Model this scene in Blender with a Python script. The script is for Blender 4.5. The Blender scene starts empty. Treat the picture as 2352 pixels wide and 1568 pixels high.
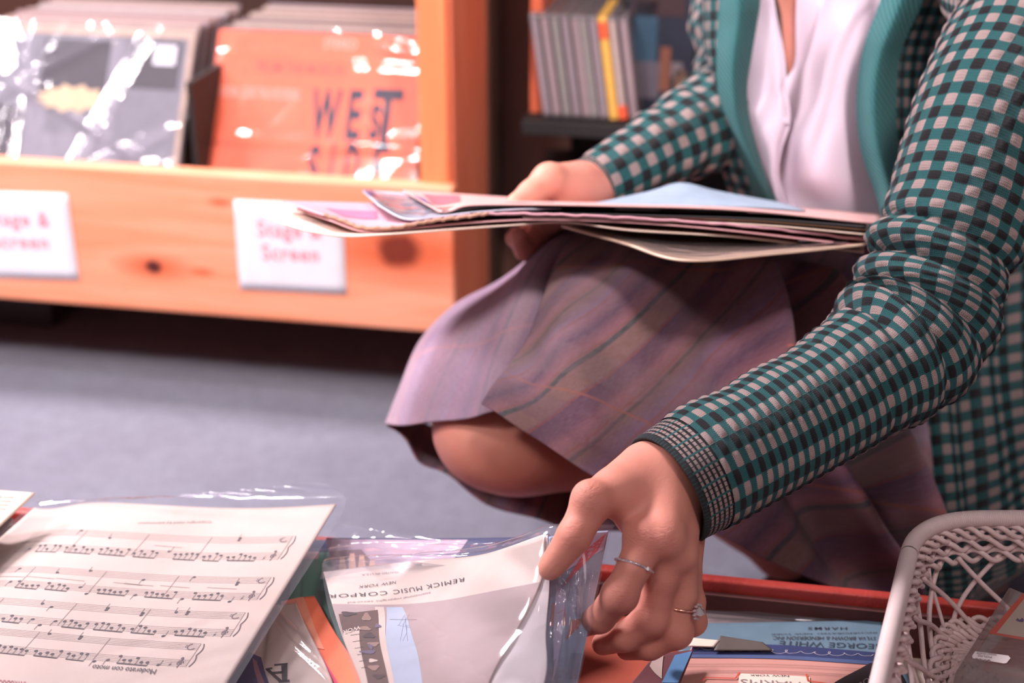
import bpy, math, random
import numpy as np
from mathutils import Vector, Matrix
random.seed(7); rng = np.random.default_rng(7)
SC = bpy.context.scene
COL = SC.collection
# ------------------------------------------------------------------ camera
CAMH, PITCH, FPX = 0.93, math.radians(24), 2352*50/36
cp, sp = math.cos(PITCH), math.sin(PITCH)
def P(px, py, D):
    """photo pixel + real distance along the view axis -> world point"""
    x = (px-1176)/FPX*D; y = (784-py)/FPX*D
    return np.array([x, D*cp + y*sp, CAMH - D*sp + y*cp])
def PZ(px, py, z):
    t = (py-784)/FPX
    return P(px, py, (CAMH-z)/(sp + t*cp))
cam = bpy.data.cameras.new('camera'); cam_o = bpy.data.objects.new('camera', cam); COL.objects.link(cam_o)
cam_o.location = (0,0,CAMH); cam_o.rotation_euler = (math.radians(90)-PITCH,0,0)
cam.lens = 50; cam.sensor_width = 36; cam.clip_start = .02
cam.dof.use_dof = True; cam.dof.focus_distance = 1.02; cam.dof.aperture_fstop = 3.6; cam.dof.aperture_blades = 7
SC.camera = cam_o
SC.view_settings.view_transform = 'Standard'; SC.view_settings.look = 'None'; SC.view_settings.exposure = .27
SC.view_settings.gamma = 1; SC.view_settings.use_curve_mapping = False
SC.cycles.use_denoising = True
SC.cycles.max_bounces = 10; SC.cycles.transparent_max_bounces = 24; SC.cycles.diffuse_bounces = 3; SC.cycles.glossy_bounces = 3
SC.cycles.caustics_reflective = False; SC.cycles.caustics_refractive = False
SC.cycles.sample_clamp_indirect = 4

# ------------------------------------------------------------------ object helpers
def mesh(name, V, F, mat=None, parent=None, uv=None, smooth=True, mats=None, fmat=None):
    me = bpy.data.meshes.new(name)
    V = np.asarray(V, float)
    me.from_pydata(V.tolist(), [], [tuple(int(i) for i in f) for f in F])
    if uv is not None:
        uv = np.asarray(uv, float)
        l = me.uv_layers.new(name='UVMap')
        li = np.empty(len(me.loops), int); me.loops.foreach_get('vertex_index', li)
        l.data.foreach_set('uv', uv[li].astype(np.float32).ravel())
    for m in (mats or ([mat] if mat else [])): me.materials.append(m)
    if fmat is not None: me.polygons.foreach_set('material_index', np.asarray(fmat, np.int32))
    if smooth: me.polygons.foreach_set('use_smooth', [True]*len(me.polygons))
    me.update()
    o = bpy.data.objects.new(name, me); COL.objects.link(o)
    if parent is not None: attach(o, parent)
    return o
def attach(o, parent):
    o.parent = parent
    o.matrix_parent_inverse = Matrix.Translation(-Vector(parent.location)) if parent.rotation_euler[2]==0 else (Matrix.Translation(Vector(parent.location))@parent.rotation_euler.to_matrix().to_4x4()).inverted()
def empty(name, loc, label, cat, group=None):
    o = bpy.data.objects.new(name, None); COL.objects.link(o); o.location = tuple(float(a) for a in loc)
    o.empty_display_size = .02
    return tag(o, label, cat, group)
def tag(o, label=None, cat=None, group=None, kind=None):
    if label: o['label'] = label
    if cat: o['category'] = cat
    if group: o['group'] = group
    if kind: o['kind'] = kind
    return o
class MB:
    """collects several shapes into one mesh"""
    def __init__(s): s.V=[]; s.F=[]; s.U=[]; s.n=0; s.fm=[]
    def add(s, V, F, uv=None, m=0):
        V=np.asarray(V,float); s.V.append(V)
        s.U.append(np.zeros((len(V),2)) if uv is None else np.asarray(uv,float))
        s.F += [tuple(i+s.n for i in f) for f in F]; s.fm += [m]*len(F); s.n += len(V)
        return s
    def box(s, c, d, R=None, m=0):
        c=np.asarray(c,float); d=np.asarray(d,float)/2
        q=np.array([(x,y,z) for x in(-1,1) for y in(-1,1) for z in(-1,1)])*d
        if R is not None: q=q@np.asarray(R).T
        return s.add(q+c, [(0,1,3,2),(4,6,7,5),(0,4,5,1),(2,3,7,6),(0,2,6,4),(1,5,7,3)], m=m)
    def build(s, name, mat=None, parent=None, smooth=False, mats=None):
        return mesh(name, np.concatenate(s.V), s.F, mat, parent, np.concatenate(s.U), smooth, mats, s.fm if mats else None)
def bevel(o, w=.002, seg=2):
    m=o.modifiers.new('bevel','BEVEL'); m.width=w; m.segments=seg; m.limit_method='ANGLE'; return o
def solid(o, t, off=0):
    m=o.modifiers.new('solid','SOLIDIFY'); m.thickness=t; m.offset=off; m.use_rim=True; return o
def norm(v):
    v=np.asarray(v,float); return v/(np.linalg.norm(v,axis=-1,keepdims=True)+1e-12)
def cr(Pn, n):
    """Catmull-Rom through rows of Pn (k,...) -> n samples"""
    Pn=np.asarray(Pn,float); k=len(Pn)
    t=np.linspace(0,k-1,n); i=np.clip(t.astype(int),0,k-2); f=(t-i).reshape((-1,)+(1,)*(Pn.ndim-1))
    E=np.concatenate([[2*Pn[0]-Pn[1]],Pn,[2*Pn[-1]-Pn[-2]]])
    a,b,c,d=E[i],E[i+1],E[i+2],E[i+3]
    return .5*((2*b)+(-a+c)*f+(2*a-5*b+4*c-d)*f*f+(-a+3*b-3*c+d)*f**3)
def resample(pts, n):
    pts=np.asarray(pts,float); L=np.r_[0,np.cumsum(np.linalg.norm(np.diff(pts[:,:3],axis=0),axis=1))]
    t=np.linspace(0,L[-1],n); return np.stack([np.interp(t,L,pts[:,j]) for j in range(pts.shape[1])],1)
class Patch:
    """smooth sheet through a grid of control points (rows v, cols u)"""
    def __init__(s, C, nu=80, nv=60, disp=None):
        C=np.asarray(C,float)
        A=cr(C,nv); G=cr(A.transpose(1,0,2),nu).transpose(1,0,2)    # nv,nu,3
        s.nu,s.nv=nu,nv
        s.G=G; s.N=s.normals()
        if disp is not None:
            v,u=np.meshgrid(np.linspace(0,1,nv),np.linspace(0,1,nu),indexing='ij')
            s.G=G+s.N*disp(u,v)[...,None]; s.N=s.normals()
    def normals(s):
        du=np.gradient(s.G,axis=1); dv=np.gradient(s.G,axis=0); return norm(np.cross(du,dv))
    def at(s,u,v,off=0):
        u=np.clip(np.asarray(u,float),0,1)*(s.nu-1); v=np.clip(np.asarray(v,float),0,1)*(s.nv-1)
        i=np.clip(u.astype(int),0,s.nu-2); j=np.clip(v.astype(int),0,s.nv-2); a=(u-i)[...,None]; b=(v-j)[...,None]
        f=lambda M:(M[j,i]*(1-a)+M[j,i+1]*a)*(1-b)+(M[j+1,i]*(1-a)+M[j+1,i+1]*a)*b
        return f(s.G)+f(s.N)*off
    def vf(s, off=0):
        V=(s.G+s.N*off).reshape(-1,3); nu,nv=s.nu,s.nv
        I=np.arange(nu*nv).reshape(nv,nu)
        F=np.stack([I[:-1,:-1],I[:-1,1:],I[1:,1:],I[1:,:-1]],-1).reshape(-1,4)
        v,u=np.meshgrid(np.linspace(0,1,nv),np.linspace(0,1,nu),indexing='ij')
        return V,F,np.stack([u.ravel(),v.ravel()],1)
    def obj(s,name,mat,parent=None,t=0,uvs=(1,1),off=0,toff=0):
        V,F,U=s.vf(off); o=mesh(name,V,F,mat,parent,U*np.array(uvs))
        if t: solid(o,t,toff)
        return o
def tube_vf(pts, r, ns=10, closed=False, caps=True, flat=None):
    pts=np.asarray(pts,float); n=len(pts); r=np.broadcast_to(np.asarray(r,float),(n,))
    T=norm(np.roll(pts,-1,0)-np.roll(pts,1,0)) if closed else norm(np.gradient(pts,axis=0))
    a=np.array([0,0,1.]) if abs(T[0][2])<.9 else np.array([1.,0,0])
    X=norm(np.cross(a,T[0])); Xs=[X]
    for i in range(1,n):
        X=norm(Xs[-1]-T[i]*np.dot(Xs[-1],T[i])); Xs.append(X)
    X=np.array(Xs); Y=np.cross(T,X)
    th=np.linspace(0,2*math.pi,ns,endpoint=False)
    V=pts[:,None]+r[:,None,None]*(np.cos(th)[None,:,None]*X[:,None]+np.sin(th)[None,:,None]*Y[:,None])
    V=V.reshape(-1,3); F=[]
    m=n if closed else n-1
    for i in range(m):
        j=(i+1)%n
        for k in range(ns):
            F.append((i*ns+k,i*ns+(k+1)%ns,j*ns+(k+1)%ns,j*ns+k))
    L=np.r_[0,np.cumsum(np.linalg.norm(np.diff(pts,axis=0),axis=1))]
    U=np.stack([np.repeat(L,ns),np.tile(th/(2*math.pi),n)],1)
    if caps and not closed:
        F.append(tuple(range(ns-1,-1,-1))); F.append(tuple((n-1)*ns+k for k in range(ns)))
    return V,F,U
def tube(name, pts, r, mat, parent=None, ns=10, closed=False, n=None):
    if n:
        q=cr(np.c_[pts, np.broadcast_to(r,(len(pts),))],n); pts,r=q[:,:3],q[:,3]
    V,F,U=tube_vf(pts,r,ns,closed); return mesh(name,V,F,mat,parent,U)

# ---------------- implicit surfaces (bodies, hands): smooth union of tapered limbs, meshed as one continuous skin
def surface_nets(f, org, h):
    nx,ny,nz=f.shape; ins=f<0
    c=np.zeros((nx-1,ny-1,nz-1),np.int8)
    for a in(0,1):
        for b in(0,1):
            for d in(0,1): c+=ins[a:nx-1+a,b:ny-1+b,d:nz-1+d]
    act=(c>0)&(c<8); idx=np.argwhere(act); N=len(idx)
    ID=-np.ones(act.shape,np.int64); ID[act]=np.arange(N)
    acc=np.zeros((N,3)); cnt=np.zeros(N); i,j,k=idx.T
    cor=[(a,b,d) for a in(0,1) for b in(0,1) for d in(0,1)]
    for p in range(8):
        for q in range(p+1,8):
            A=np.array(cor[p]);B=np.array(cor[q])
            if np.abs(A-B).sum()!=1: continue
            fa=f[i+A[0],j+A[1],k+A[2]]; fb=f[i+B[0],j+B[1],k+B[2]]
            m=(fa<0)!=(fb<0); t=np.where(m,fa/(fa-fb+1e-20),0)
            acc+=np.where(m[:,None],A+(B-A)*t[:,None],0); cnt+=m
    V=(idx+acc/np.maximum(cnt,1)[:,None])*h+org
    F=[]
    def quads(s,ax):
        e=np.argwhere(s)
        return e
    S=ins
    for ax in range(3):
        sl=[slice(None)]*3; sl2=[slice(None)]*3; sl[ax]=slice(0,-1); sl2[ax]=slice(1,None)
        a=S[tuple(sl)]; b=S[tuple(sl2)]; e=np.argwhere(a!=b)
        o1,o2=[d for d in range(3) if d!=ax]
        e=e[(e[:,o1]>0)&(e[:,o2]>0)&(e[:,o1]<f.shape[o1]-1)&(e[:,o2]<f.shape[o2]-1)]
        d1=np.zeros(3,int);d1[o1]=1;d2=np.zeros(3,int);d2[o2]=1
        g=lambda q: ID[q[:,0],q[:,1],q[:,2]]
        Q=np.stack([g(e-d1-d2),g(e-d2),g(e),g(e-d1)],1)
        fl=a[e[:,0],e[:,1],e[:,2]]
        if ax==1: fl=~fl
        Q[~fl]=Q[~fl][:,::-1]; F.append(Q)
    return V,np.concatenate(F)
def smin(a,b,k):
    if k<=0: return np.minimum(a,b)
    h=np.maximum(k-np.abs(a-b),0)/k
    return np.minimum(a,b)-h*h*k*.25
class Field:
    def __init__(s, lo, hi, h):
        s.lo=np.asarray(lo,float); s.h=h; n=np.ceil((np.asarray(hi)-s.lo)/h).astype(int)+1
        s.ax=[(s.lo[d]+np.arange(n[d])*h).astype(np.float32) for d in range(3)]; s.n=n
        s.X=s.ax[0][:,None,None]; s.Y=s.ax[1][None,:,None]; s.Z=s.ax[2][None,None,:]
    def blank(s): return np.full(tuple(s.n), 1., np.float32)
    def cone(s, a, b, ra, rb, sq=None):
        """tapered limb; sq=(axis, factor) squashes it along a direction"""
        a=np.asarray(a,np.float32); b=np.asarray(b,np.float32); d=b-a; L2=float(d@d)+1e-12
        px=s.X-a[0]; py=s.Y-a[1]; pz=s.Z-a[2]
        t=np.clip((px*d[0]+py*d[1]+pz*d[2])/L2,0,1)
        qx=px-t*d[0]; qy=py-t*d[1]; qz=pz-t*d[2]
        if sq is not None:
            n=norm(sq[0]).astype(np.float32); w=(qx*n[0]+qy*n[1]+qz*n[2]); e=np.float32(1/sq[1]-1)
            qx=qx+w*e*n[0]; qy=qy+w*e*n[1]; qz=qz+w*e*n[2]
        return np.sqrt(qx*qx+qy*qy+qz*qz)-(ra+(rb-ra)*t)
    def chain(s, pts, rs, k=.004, sq=None):
        g=None
        for i in range(len(pts)-1):
            c=s.cone(pts[i],pts[i+1],rs[i],rs[i+1],sq); g=c if g is None else smin(g,c,k)
        return g
def smooth_verts(V,F,it=2,lam=.5):
    F=np.asarray(F); n=len(V)
    E=np.concatenate([F[:,[0,1]],F[:,[1,2]],F[:,[2,3]],F[:,[3,0]]])
    for _ in range(it):
        S=np.zeros_like(V); C=np.zeros(n)
        np.add.at(S,E[:,0],V[E[:,1]]); np.add.at(S,E[:,1],V[E[:,0]]); np.add.at(C,E[:,0],1); np.add.at(C,E[:,1],1)
        V=V+lam*(S/np.maximum(C,1)[:,None]-V)
    return V
# ---------------- text
_tc={}
FONTS={}
def text_vf(s, size=1., align='CENTER', shear=0, xs=1., bold=0, space=1.):
    c=bpy.data.curves.new('t','FONT'); c.body=s; c.size=size; c.align_x=align; c.shear=shear; c.offset=bold; c.resolution_u=3; c.space_character=space
    o=bpy.data.objects.new('t',c); COL.objects.link(o)
    dg=bpy.context.evaluated_depsgraph_get(); dg.update(); me=o.evaluated_get(dg).to_mesh()
    V=np.array([v.co[:] for v in me.vertices]).reshape(-1,3); F=[tuple(p.vertices) for p in me.polygons]
    o.evaluated_get(dg).to_mesh_clear(); bpy.data.objects.remove(o); bpy.data.curves.remove(c)
    V[:,0]*=xs
    return V,F
# ------------------------------------------------------------------ materials
class NB:
    def __init__(s,name):
        s.m=bpy.data.materials.new(name); s.m.use_nodes=True; s.t=s.m.node_tree; s.t.nodes.clear()
        s.out=s.t.nodes.new('ShaderNodeOutputMaterial')
    def n(s,typ,**k):
        nd=s.t.nodes.new(typ)
        for a,b in k.items(): setattr(nd,a,b)
        return nd
    def put(s,sock,v):
        if hasattr(v,'is_output'): s.t.links.new(v,sock)
        elif v is not None:
            if isinstance(v,(tuple,list)) and len(v)==3 and sock.type=='RGBA': v=(*v,1)
            sock.default_value=v
    def M(s,op,a,b=None,c=None,clamp=False):
        nd=s.n('ShaderNodeMath',operation=op,use_clamp=clamp)
        for i,v in enumerate((a,b,c)):
            if v is not None: s.put(nd.inputs[i],v)
        return nd.outputs[0]
    def add(s,a,b): return s.M('ADD',a,b)
    def mul(s,a,b): return s.M('MULTIPLY',a,b)
    def sub(s,a,b): return s.M('SUBTRACT',a,b)
    def mod(s,a,b): return s.M('FLOORED_MODULO',a,b)
    def fr(s,a): return s.M('FRACT',a)
    def gt(s,a,b): return s.M('GREATER_THAN',a,b)
    def lt(s,a,b): return s.M('LESS_THAN',a,b)
    def mix(s,f,a,b,mode='MIX'):
        nd=s.n('ShaderNodeMix',data_type='RGBA',blend_type=mode); s.put(nd.inputs[0],f); s.put(nd.inputs[6],a); s.put(nd.inputs[7],b); return nd.outputs[2]
    def band(s,x,c,w,soft=.15):
        """1 near x=c (half width w)"""
        d=s.M('ABSOLUTE',s.sub(x,c)); nd=s.n('ShaderNodeMapRange',interpolation_type='SMOOTHSTEP'); s.put(nd.inputs[0],d)
        nd.inputs[1].default_value=w*(1-soft); nd.inputs[2].default_value=w*(1+soft); nd.inputs[3].default_value=1; nd.inputs[4].default_value=0; return nd.outputs[0]
    def rng(s,x,a,b,c=0,d=1):
        nd=s.n('ShaderNodeMapRange'); s.put(nd.inputs[0],x)
        for i,v in enumerate((a,b,c,d)): s.put(nd.inputs[i+1],v)
        return nd.outputs[0]
    def uv(s):
        nd=s.n('ShaderNodeUVMap'); sp=s.n('ShaderNodeSeparateXYZ'); s.t.links.new(nd.outputs[0],sp.inputs[0]); return nd.outputs[0],sp.outputs[0],sp.outputs[1]
    def obj(s): return s.n('ShaderNodeTexCoord').outputs['Object']
    def xyz(s,a,b=0,c=0):
        nd=s.n('ShaderNodeCombineXYZ'); s.put(nd.inputs[0],a); s.put(nd.inputs[1],b); s.put(nd.inputs[2],c); return nd.outputs[0]
    def scale(s,v,k):
        nd=s.n('ShaderNodeVectorMath',operation='MULTIPLY'); s.t.links.new(v,nd.inputs[0]); nd.inputs[1].default_value=k; return nd.outputs[0]
    def noise(s,v=None,sc=5,det=3,rough=.5,dist=0):
        nd=s.n('ShaderNodeTexNoise'); s.put(nd.inputs['Vector'],v); nd.inputs['Scale'].default_value=sc; nd.inputs['Detail'].default_value=det
        nd.inputs['Roughness'].default_value=rough; nd.inputs['Distortion'].default_value=dist; return nd.outputs[0]
    def vor(s,v,sc,feature='F1'):
        nd=s.n('ShaderNodeTexVoronoi',feature=feature); s.put(nd.inputs['Vector'],v); nd.inputs['Scale'].default_value=sc; return nd.outputs[0]
    def ramp(s,f,st):
        nd=s.n('ShaderNodeValToRGB'); s.put(nd.inputs[0],f); e=nd.color_ramp.elements
        while len(e)>1: e.remove(e[-1])
        e[0].position=st[0][0]; e[0].color=(*st[0][1],1)
        for p,c in st[1:]:
            q=e.new(p); q.color=(*c,1)
        return nd.outputs[0]
    def bump(s,h,d=.001,st=1.,nrm=None):
        nd=s.n('ShaderNodeBump'); s.put(nd.inputs['Height'],h); nd.inputs['Distance'].default_value=d; nd.inputs['Strength'].default_value=st
        if nrm is not None: s.put(nd.inputs['Normal'],nrm)
        return nd.outputs[0]
    def pbr(s,col,rough=.6,nrm=None,**k):
        p=s.n('ShaderNodeBsdfPrincipled'); s.put(p.inputs['Base Color'],col); s.put(p.inputs['Roughness'],rough)
        if nrm is not None: s.put(p.inputs['Normal'],nrm)
        for a,v in k.items(): s.put(p.inputs[a.replace('_',' ')],v)
        s.t.links.new(p.outputs[0],s.out.inputs[0]); return s.m
def srgb(r,g,b):
    f=lambda c:(c/255/12.92) if c/255<=.04045 else ((c/255+.055)/1.055)**2.4
    return (f(r),f(g),f(b))
def plain(name,c,rough=.6,bump=0,sc=60,**k):
    b=NB(name); nz=b.noise(b.obj(),sc,4)
    col=b.mix(b.rng(nz,.3,.7,0,1),tuple(x*.93 for x in c),tuple(min(1,x*1.06) for x in c))
    return b.pbr(col,rough,b.bump(nz,bump) if bump else None,**k)
def mk_wood(name,c1,c2,axis=(1,12,12),sc=6,knots=()):
    b=NB(name); o=b.obj(); v=b.scale(o,axis)
    w=b.noise(v,sc,5,.6,1.2); g=b.noise(b.scale(o,tuple(a*6 for a in axis)),sc,3)
    col=b.mix(b.rng(w,.3,.7),c1,c2); col=b.mix(b.mul(g,.22),col,tuple(x*.55 for x in c2))
    for (kx,kz,kr,dk) in knots:
        sx=b.n('ShaderNodeSeparateXYZ'); b.t.links.new(o,sx.inputs[0])
        nn=b.noise(o,40,2)
        dx=b.mul(b.sub(sx.outputs[0],kx),.8); dz=b.sub(sx.outputs[2],kz)
        d=b.M('SQRT',b.add(b.mul(dx,dx),b.mul(dz,dz))); d=b.add(d,b.mul(b.sub(nn,.5),kr*.5))
        halo=b.rng(b.M('SQRT',b.add(b.mul(b.mul(dx,.45),b.mul(dx,.45)),b.mul(dz,dz))),kr*.6,kr*2.2,.75,0)
        halo=b.M('MAXIMUM',halo,0.)
        col=b.mix(halo,col,srgb(214,84,36)); 
        core=b.M('MAXIMUM',b.M('MINIMUM',b.rng(d,kr*.55,kr*1.05,1,0),1),0)
        col=b.mix(core,col,dk)
    return b.pbr(col,.5,b.bump(g,.0004))
def mk_film(name,tint=(.93,.93,.97),haze=.05,gloss=.9,rough=.09,bsc=10,bd=.002,hz=(.8,.8,.88),stretch=(1,1,1),fk=1.1):
    b=NB(name); o=b.obj(); o=b.scale(o,stretch)
    nz=b.noise(o,bsc,2,.5,1.5); nrm=b.bump(b.M('POWER',nz,1.5),bd)
    tr=b.n('ShaderNodeBsdfTransparent'); b.put(tr.inputs[0],tint)
    df=b.n('ShaderNodeBsdfDiffuse'); b.put(df.inputs[0],hz); 
    m1=b.n('ShaderNodeMixShader'); m1.inputs[0].default_value=haze; b.t.links.new(tr.outputs[0],m1.inputs[1]); b.t.links.new(df.outputs[0],m1.inputs[2])
    gl=b.n('ShaderNodeBsdfGlossy'); gl.inputs['Roughness'].default_value=rough; b.put(gl.inputs['Normal'],nrm); b.put(gl.inputs[0],(gloss,gloss,gloss))
    fr=b.n('ShaderNodeFresnel'); fr.inputs[0].default_value=1.5; b.put(fr.inputs['Normal'],nrm)
    m2=b.n('ShaderNodeMixShader'); b.t.links.new(b.M('MINIMUM',b.mul(fr.outputs[0],fk),.6),m2.inputs[0]); b.t.links.new(m1.outputs[0],m2.inputs[1]); b.t.links.new(gl.outputs[0],m2.inputs[2])
    b.t.links.new(m2.outputs[0],b.out.inputs[0]); return b.m
TEAL,CREAM,INK=(.022,.205,.215),(.78,.57,.54),(.006,.005,.010)
def mk_knit(name,stU=4.,stV=7.,cuff=False,solid_teal=False):
    b=NB(name); uv,u,v=b.uv()
    if solid_teal:
        rib=b.M('SINE',b.mul(b.add(u,b.mul(v,.9)),6.283)); h=b.add(b.mul(rib,.6),b.mul(b.M('SINE',b.mul(v,25)),.2))
        col=b.mix(b.rng(h,-.7,.4),(.006,.055,.06),(.034,.205,.21))
        return b.pbr(col,.9,b.bump(h,.0012),Sheen_Weight=.08)
    V=b.mul(v,stV); fv=b.sub(b.fr(V),.5); av=b.M('ABSOLUTE',fv)           # stitch column: V shaped
    jag=b.mul(av,1.0/stU)
    uu=b.add(u,jag); vv=v
    U=b.mul(b.sub(u,b.mul(av,-1.4/stU)),stU)
    leg=b.M('SINE',b.mul(U,6.283))
    col_h=b.M('COSINE',b.mul(b.sub(av,.27),12.0))
    h=b.add(b.mul(leg,.5),b.mul(col_h,.8))
    nz=b.noise(b.scale(uv,(6,6,1)),3,3)
    if cuff:
        s=b.fr(b.mul(u,1.0)); q=b.fr(v)
        cr_=b.mul(b.gt(s,.45),b.lt(b.fr(b.mul(v,3.)),.82))
        col=b.mix(cr_,INK,CREAM)
        line=b.gt(b.M('ABSOLUTE',b.sub(q,.5)),.43)
        col=b.mix(line,col,TEAL)
        edge=b.lt(u,1.0)
        col=b.mix(edge,col,b.mix(b.lt(b.fr(b.mul(v,4)),.3),(.02,.022,.03),(.02,.10,.10)))
    else:
        pu=b.lt(b.mod(uu,2.),1.); pv=b.lt(b.mod(vv,2.),1.)
        same=b.sub(1.,b.M('ABSOLUTE',b.sub(pu,pv)))
        same=b.mul(same,b.gt(b.mul(b.M('ABSOLUTE',b.M('SINE',b.mul(uu,3.14159))),b.M('ABSOLUTE',b.M('SINE',b.mul(vv,3.14159)))),.03))
        col=b.mix(same,TEAL,b.mix(pu,INK,CREAM))
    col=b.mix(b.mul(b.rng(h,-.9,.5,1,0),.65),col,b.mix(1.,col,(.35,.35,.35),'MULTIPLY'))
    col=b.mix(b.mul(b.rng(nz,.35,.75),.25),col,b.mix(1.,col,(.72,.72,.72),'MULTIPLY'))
    return b.pbr(col,.92,b.bump(h,.0012),Sheen_Weight=.06,Sheen_Roughness=.4,Sheen_Tint=(.9,.85,.95,1))
def mk_skirt(name):
    b=NB(name); uv,u,v=b.uv()
    wob=b.mul(b.sub(b.noise(b.scale(uv,(1,1,1)),1.2,2),.5),.02)
    x=b.add(u,wob); f=b.fr(x)
    base=b.ramp(f,[(0,srgb(200,150,180)),(.10,srgb(125,90,140)),(.2,srgb(210,150,172)),(.34,srgb(188,156,140)),(.44,srgb(196,160,150)),(.48,srgb(128,90,136)),(.60,srgb(160,118,150)),(.66,srgb(218,160,180)),(.8,srgb(180,150,146)),(.92,srgb(186,164,210)),(1,srgb(200,150,180))])
    g=b.band(f,.27,.020); base=b.mix(b.mul(g,.95),base,srgb(60,104,100))
    g=b.band(f,.78,.014); base=b.mix(b.mul(g,.7),base,srgb(92,104,104))
    for c,w,cc in ((.235,.005,(196,120,92)),(.47,.006,(206,104,64)),(.735,.005,(206,120,100)),(.96,.006,(206,120,90))):
        base=b.mix(b.mul(b.band(f,c,w),.9),base,srgb(*cc))
    fy=b.fr(b.add(b.mul(v,1.),wob))
    base=b.mix(b.mul(b.band(fy,.3,.13),.30),base,srgb(140,100,140))
    base=b.mix(b.mul(b.band(fy,.72,.10),.30),base,srgb(190,180,190))
    base=b.mix(b.mul(b.band(fy,.5,.008),.7),base,srgb(240,150,110))
    base=b.mix(1.,base,(.50,.37,.36),'MULTIPLY')
    base=b.mix(b.mul(b.gt(u,8.),.42),base,srgb(196,172,205))  # knee panel made paler in its colour, imitating strong light from the left
    bd_=b.mul(b.band(v,.93,.13,.3),b.mul(b.gt(u,1.35),b.lt(u,8.))); base=b.mix(b.mul(bd_,.55),base,srgb(190,165,185)); base=b.mix(b.mul(b.mul(b.band(v,1.08,.010,.3),b.mul(b.gt(u,1.2),b.lt(u,8.))),.8),base,srgb(225,125,95))
    wv=b.mul(b.M('SINE',b.mul(u,900)),b.M('SINE',b.mul(v,800)))
    n1=b.noise(b.scale(uv,(330,22,1)),1,2); n2=b.noise(b.scale(uv,(22,330,1)),1,2)
    base=b.mix(b.rng(n1,.35,.75,0,.28),base,srgb(205,180,195)); base=b.mix(b.rng(n2,.4,.75,0,.34),base,srgb(95,60,75))
    return b.pbr(base,.95,b.bump(b.add(n1,b.add(n2,b.mul(wv,.3))),.0007),Sheen_Weight=.2)
KNUCK=[(*P(1350,1132,.945),.016),(*P(1318,1228,.94),.013),(*P(1482,1232,.945),.018),(*P(1530,1232,.945),.016),(*P(1425,1368,.942),.013),(*P(1572,1350,.96),.016)]
def mk_skin(name):
    b=NB(name); o=b.obj(); n=b.noise(o,18,4,.6); m=b.noise(o,6,2)
    col=b.mix(b.rng(n,.3,.75),(.64,.29,.21),(.57,.21,.155)); col=b.mix(b.rng(m,.4,.7,0,.5),col,(.70,.27,.23))
    ln=b.vor(b.scale(o,(1,1.6,1)),900,'DISTANCE_TO_EDGE'); fine=b.noise(b.scale(o,(1,1,2.6)),260,4,.7)
    h=b.add(b.mul(b.M('MINIMUM',ln,.15),1.2),b.mul(fine,1.1))
    mk=None
    for kp_ in KNUCK:
        vs=b.n('ShaderNodeVectorMath',operation='DISTANCE'); b.t.links.new(o,vs.inputs[0]); vs.inputs[1].default_value=tuple(kp_[:3]); q=b.M('MAXIMUM',b.rng(vs.outputs['Value'],0,kp_[3],1,0),0.); mk=q if mk is None else b.M('MAXIMUM',mk,q)
    wr=b.noise(b.scale(o,(.5,.5,2.2)),330,3,.6,1.5)
    h=b.add(h,b.mul(b.mul(wr,mk),9.))
    col=b.mix(b.mul(mk,.35),col,(.58,.19,.15))
    return b.pbr(col,.52,b.bump(h,.0003,.6),Subsurface_Weight=.18,Subsurface_Radius=(.012,.004,.002),Subsurface_Scale=.6,Specular_IOR_Level=.35)
def mk_carpet(name):
    b=NB(name); o=b.obj(); n=b.noise(o,350,3,.7); m=b.noise(o,9,4)
    col=b.mix(b.rng(n,.3,.7),(.155,.16,.205),(.33,.34,.42)); m2=b.noise(o,38,3,.7); col=b.mix(b.mul(b.rng(m,.4,.65),.35),col,(.19,.18,.24)); col=b.mix(b.mul(b.rng(m2,.42,.68),.45),col,(.17,.165,.21))
    return b.pbr(col,1.,b.bump(n,.004))
MAT={}
WOODL=None
MAT['dark']=plain('dark_board',(.012,.010,.010),.7)
MAT['darkwood']=mk_wood('dark_brown_wood',(.05,.02,.013),(.03,.013,.01))
MAT['carpet']=mk_carpet('grey_carpet')
MAT['wall']=plain('wall_paint',(.03,.026,.027),.9)
MAT['red']=plain('worn_red_paint',(.50,.055,.035),.45,.0006,220)
MAT['redin']=plain('dark_red_paint',(.075,.02,.018),.7)
MAT['film']=mk_film('clear_film')
MAT['film_lp']=mk_film('record_film',fk=1.2,haze=.03,bsc=5,bd=.004,rough=.10,stretch=(1.6,1.6,.8))
MAT['film_case']=mk_film('grey_clear_plastic',tint=(.86,.84,.82),haze=.12,rough=.2,bd=.0005,hz=(.5,.42,.4))
MAT['knit']=mk_knit('checked_knit'); MAT['cuff']=mk_knit('striped_cuff_knit',cuff=True); MAT['tealrib']=mk_knit('teal_ribbed_knit',solid_teal=True)
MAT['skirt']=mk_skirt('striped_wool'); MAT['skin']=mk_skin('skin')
def cloth(name,c,rough=.85):
    b=NB(name); uv,u,v=b.uv(); n=b.noise(b.obj(),700,2); k=b.noise(b.obj(),12,3)
    col=b.mix(b.rng(k,.3,.7,0,.5),c,tuple(x*.85 for x in c)); return b.pbr(col,rough,b.bump(n,.0004),Sheen_Weight=.15)
MAT['shirt']=cloth('pale_lilac_cotton',(.86,.72,.86))
MAT['inkp']=plain('printing_ink',(.03,.022,.028),.7)
MAT['inkg']=plain('faded_ink',(.25,.19,.2),.7)
MAT['silver']=plain('silver',(.85,.8,.8),.18,Metallic=1.)
MAT['gold']=plain('rose_gold',(.9,.5,.38),.2,Metallic=1.)
MAT['gem']=plain('clear_stone',(.75,.68,.68),.08,Metallic=.6)
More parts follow.
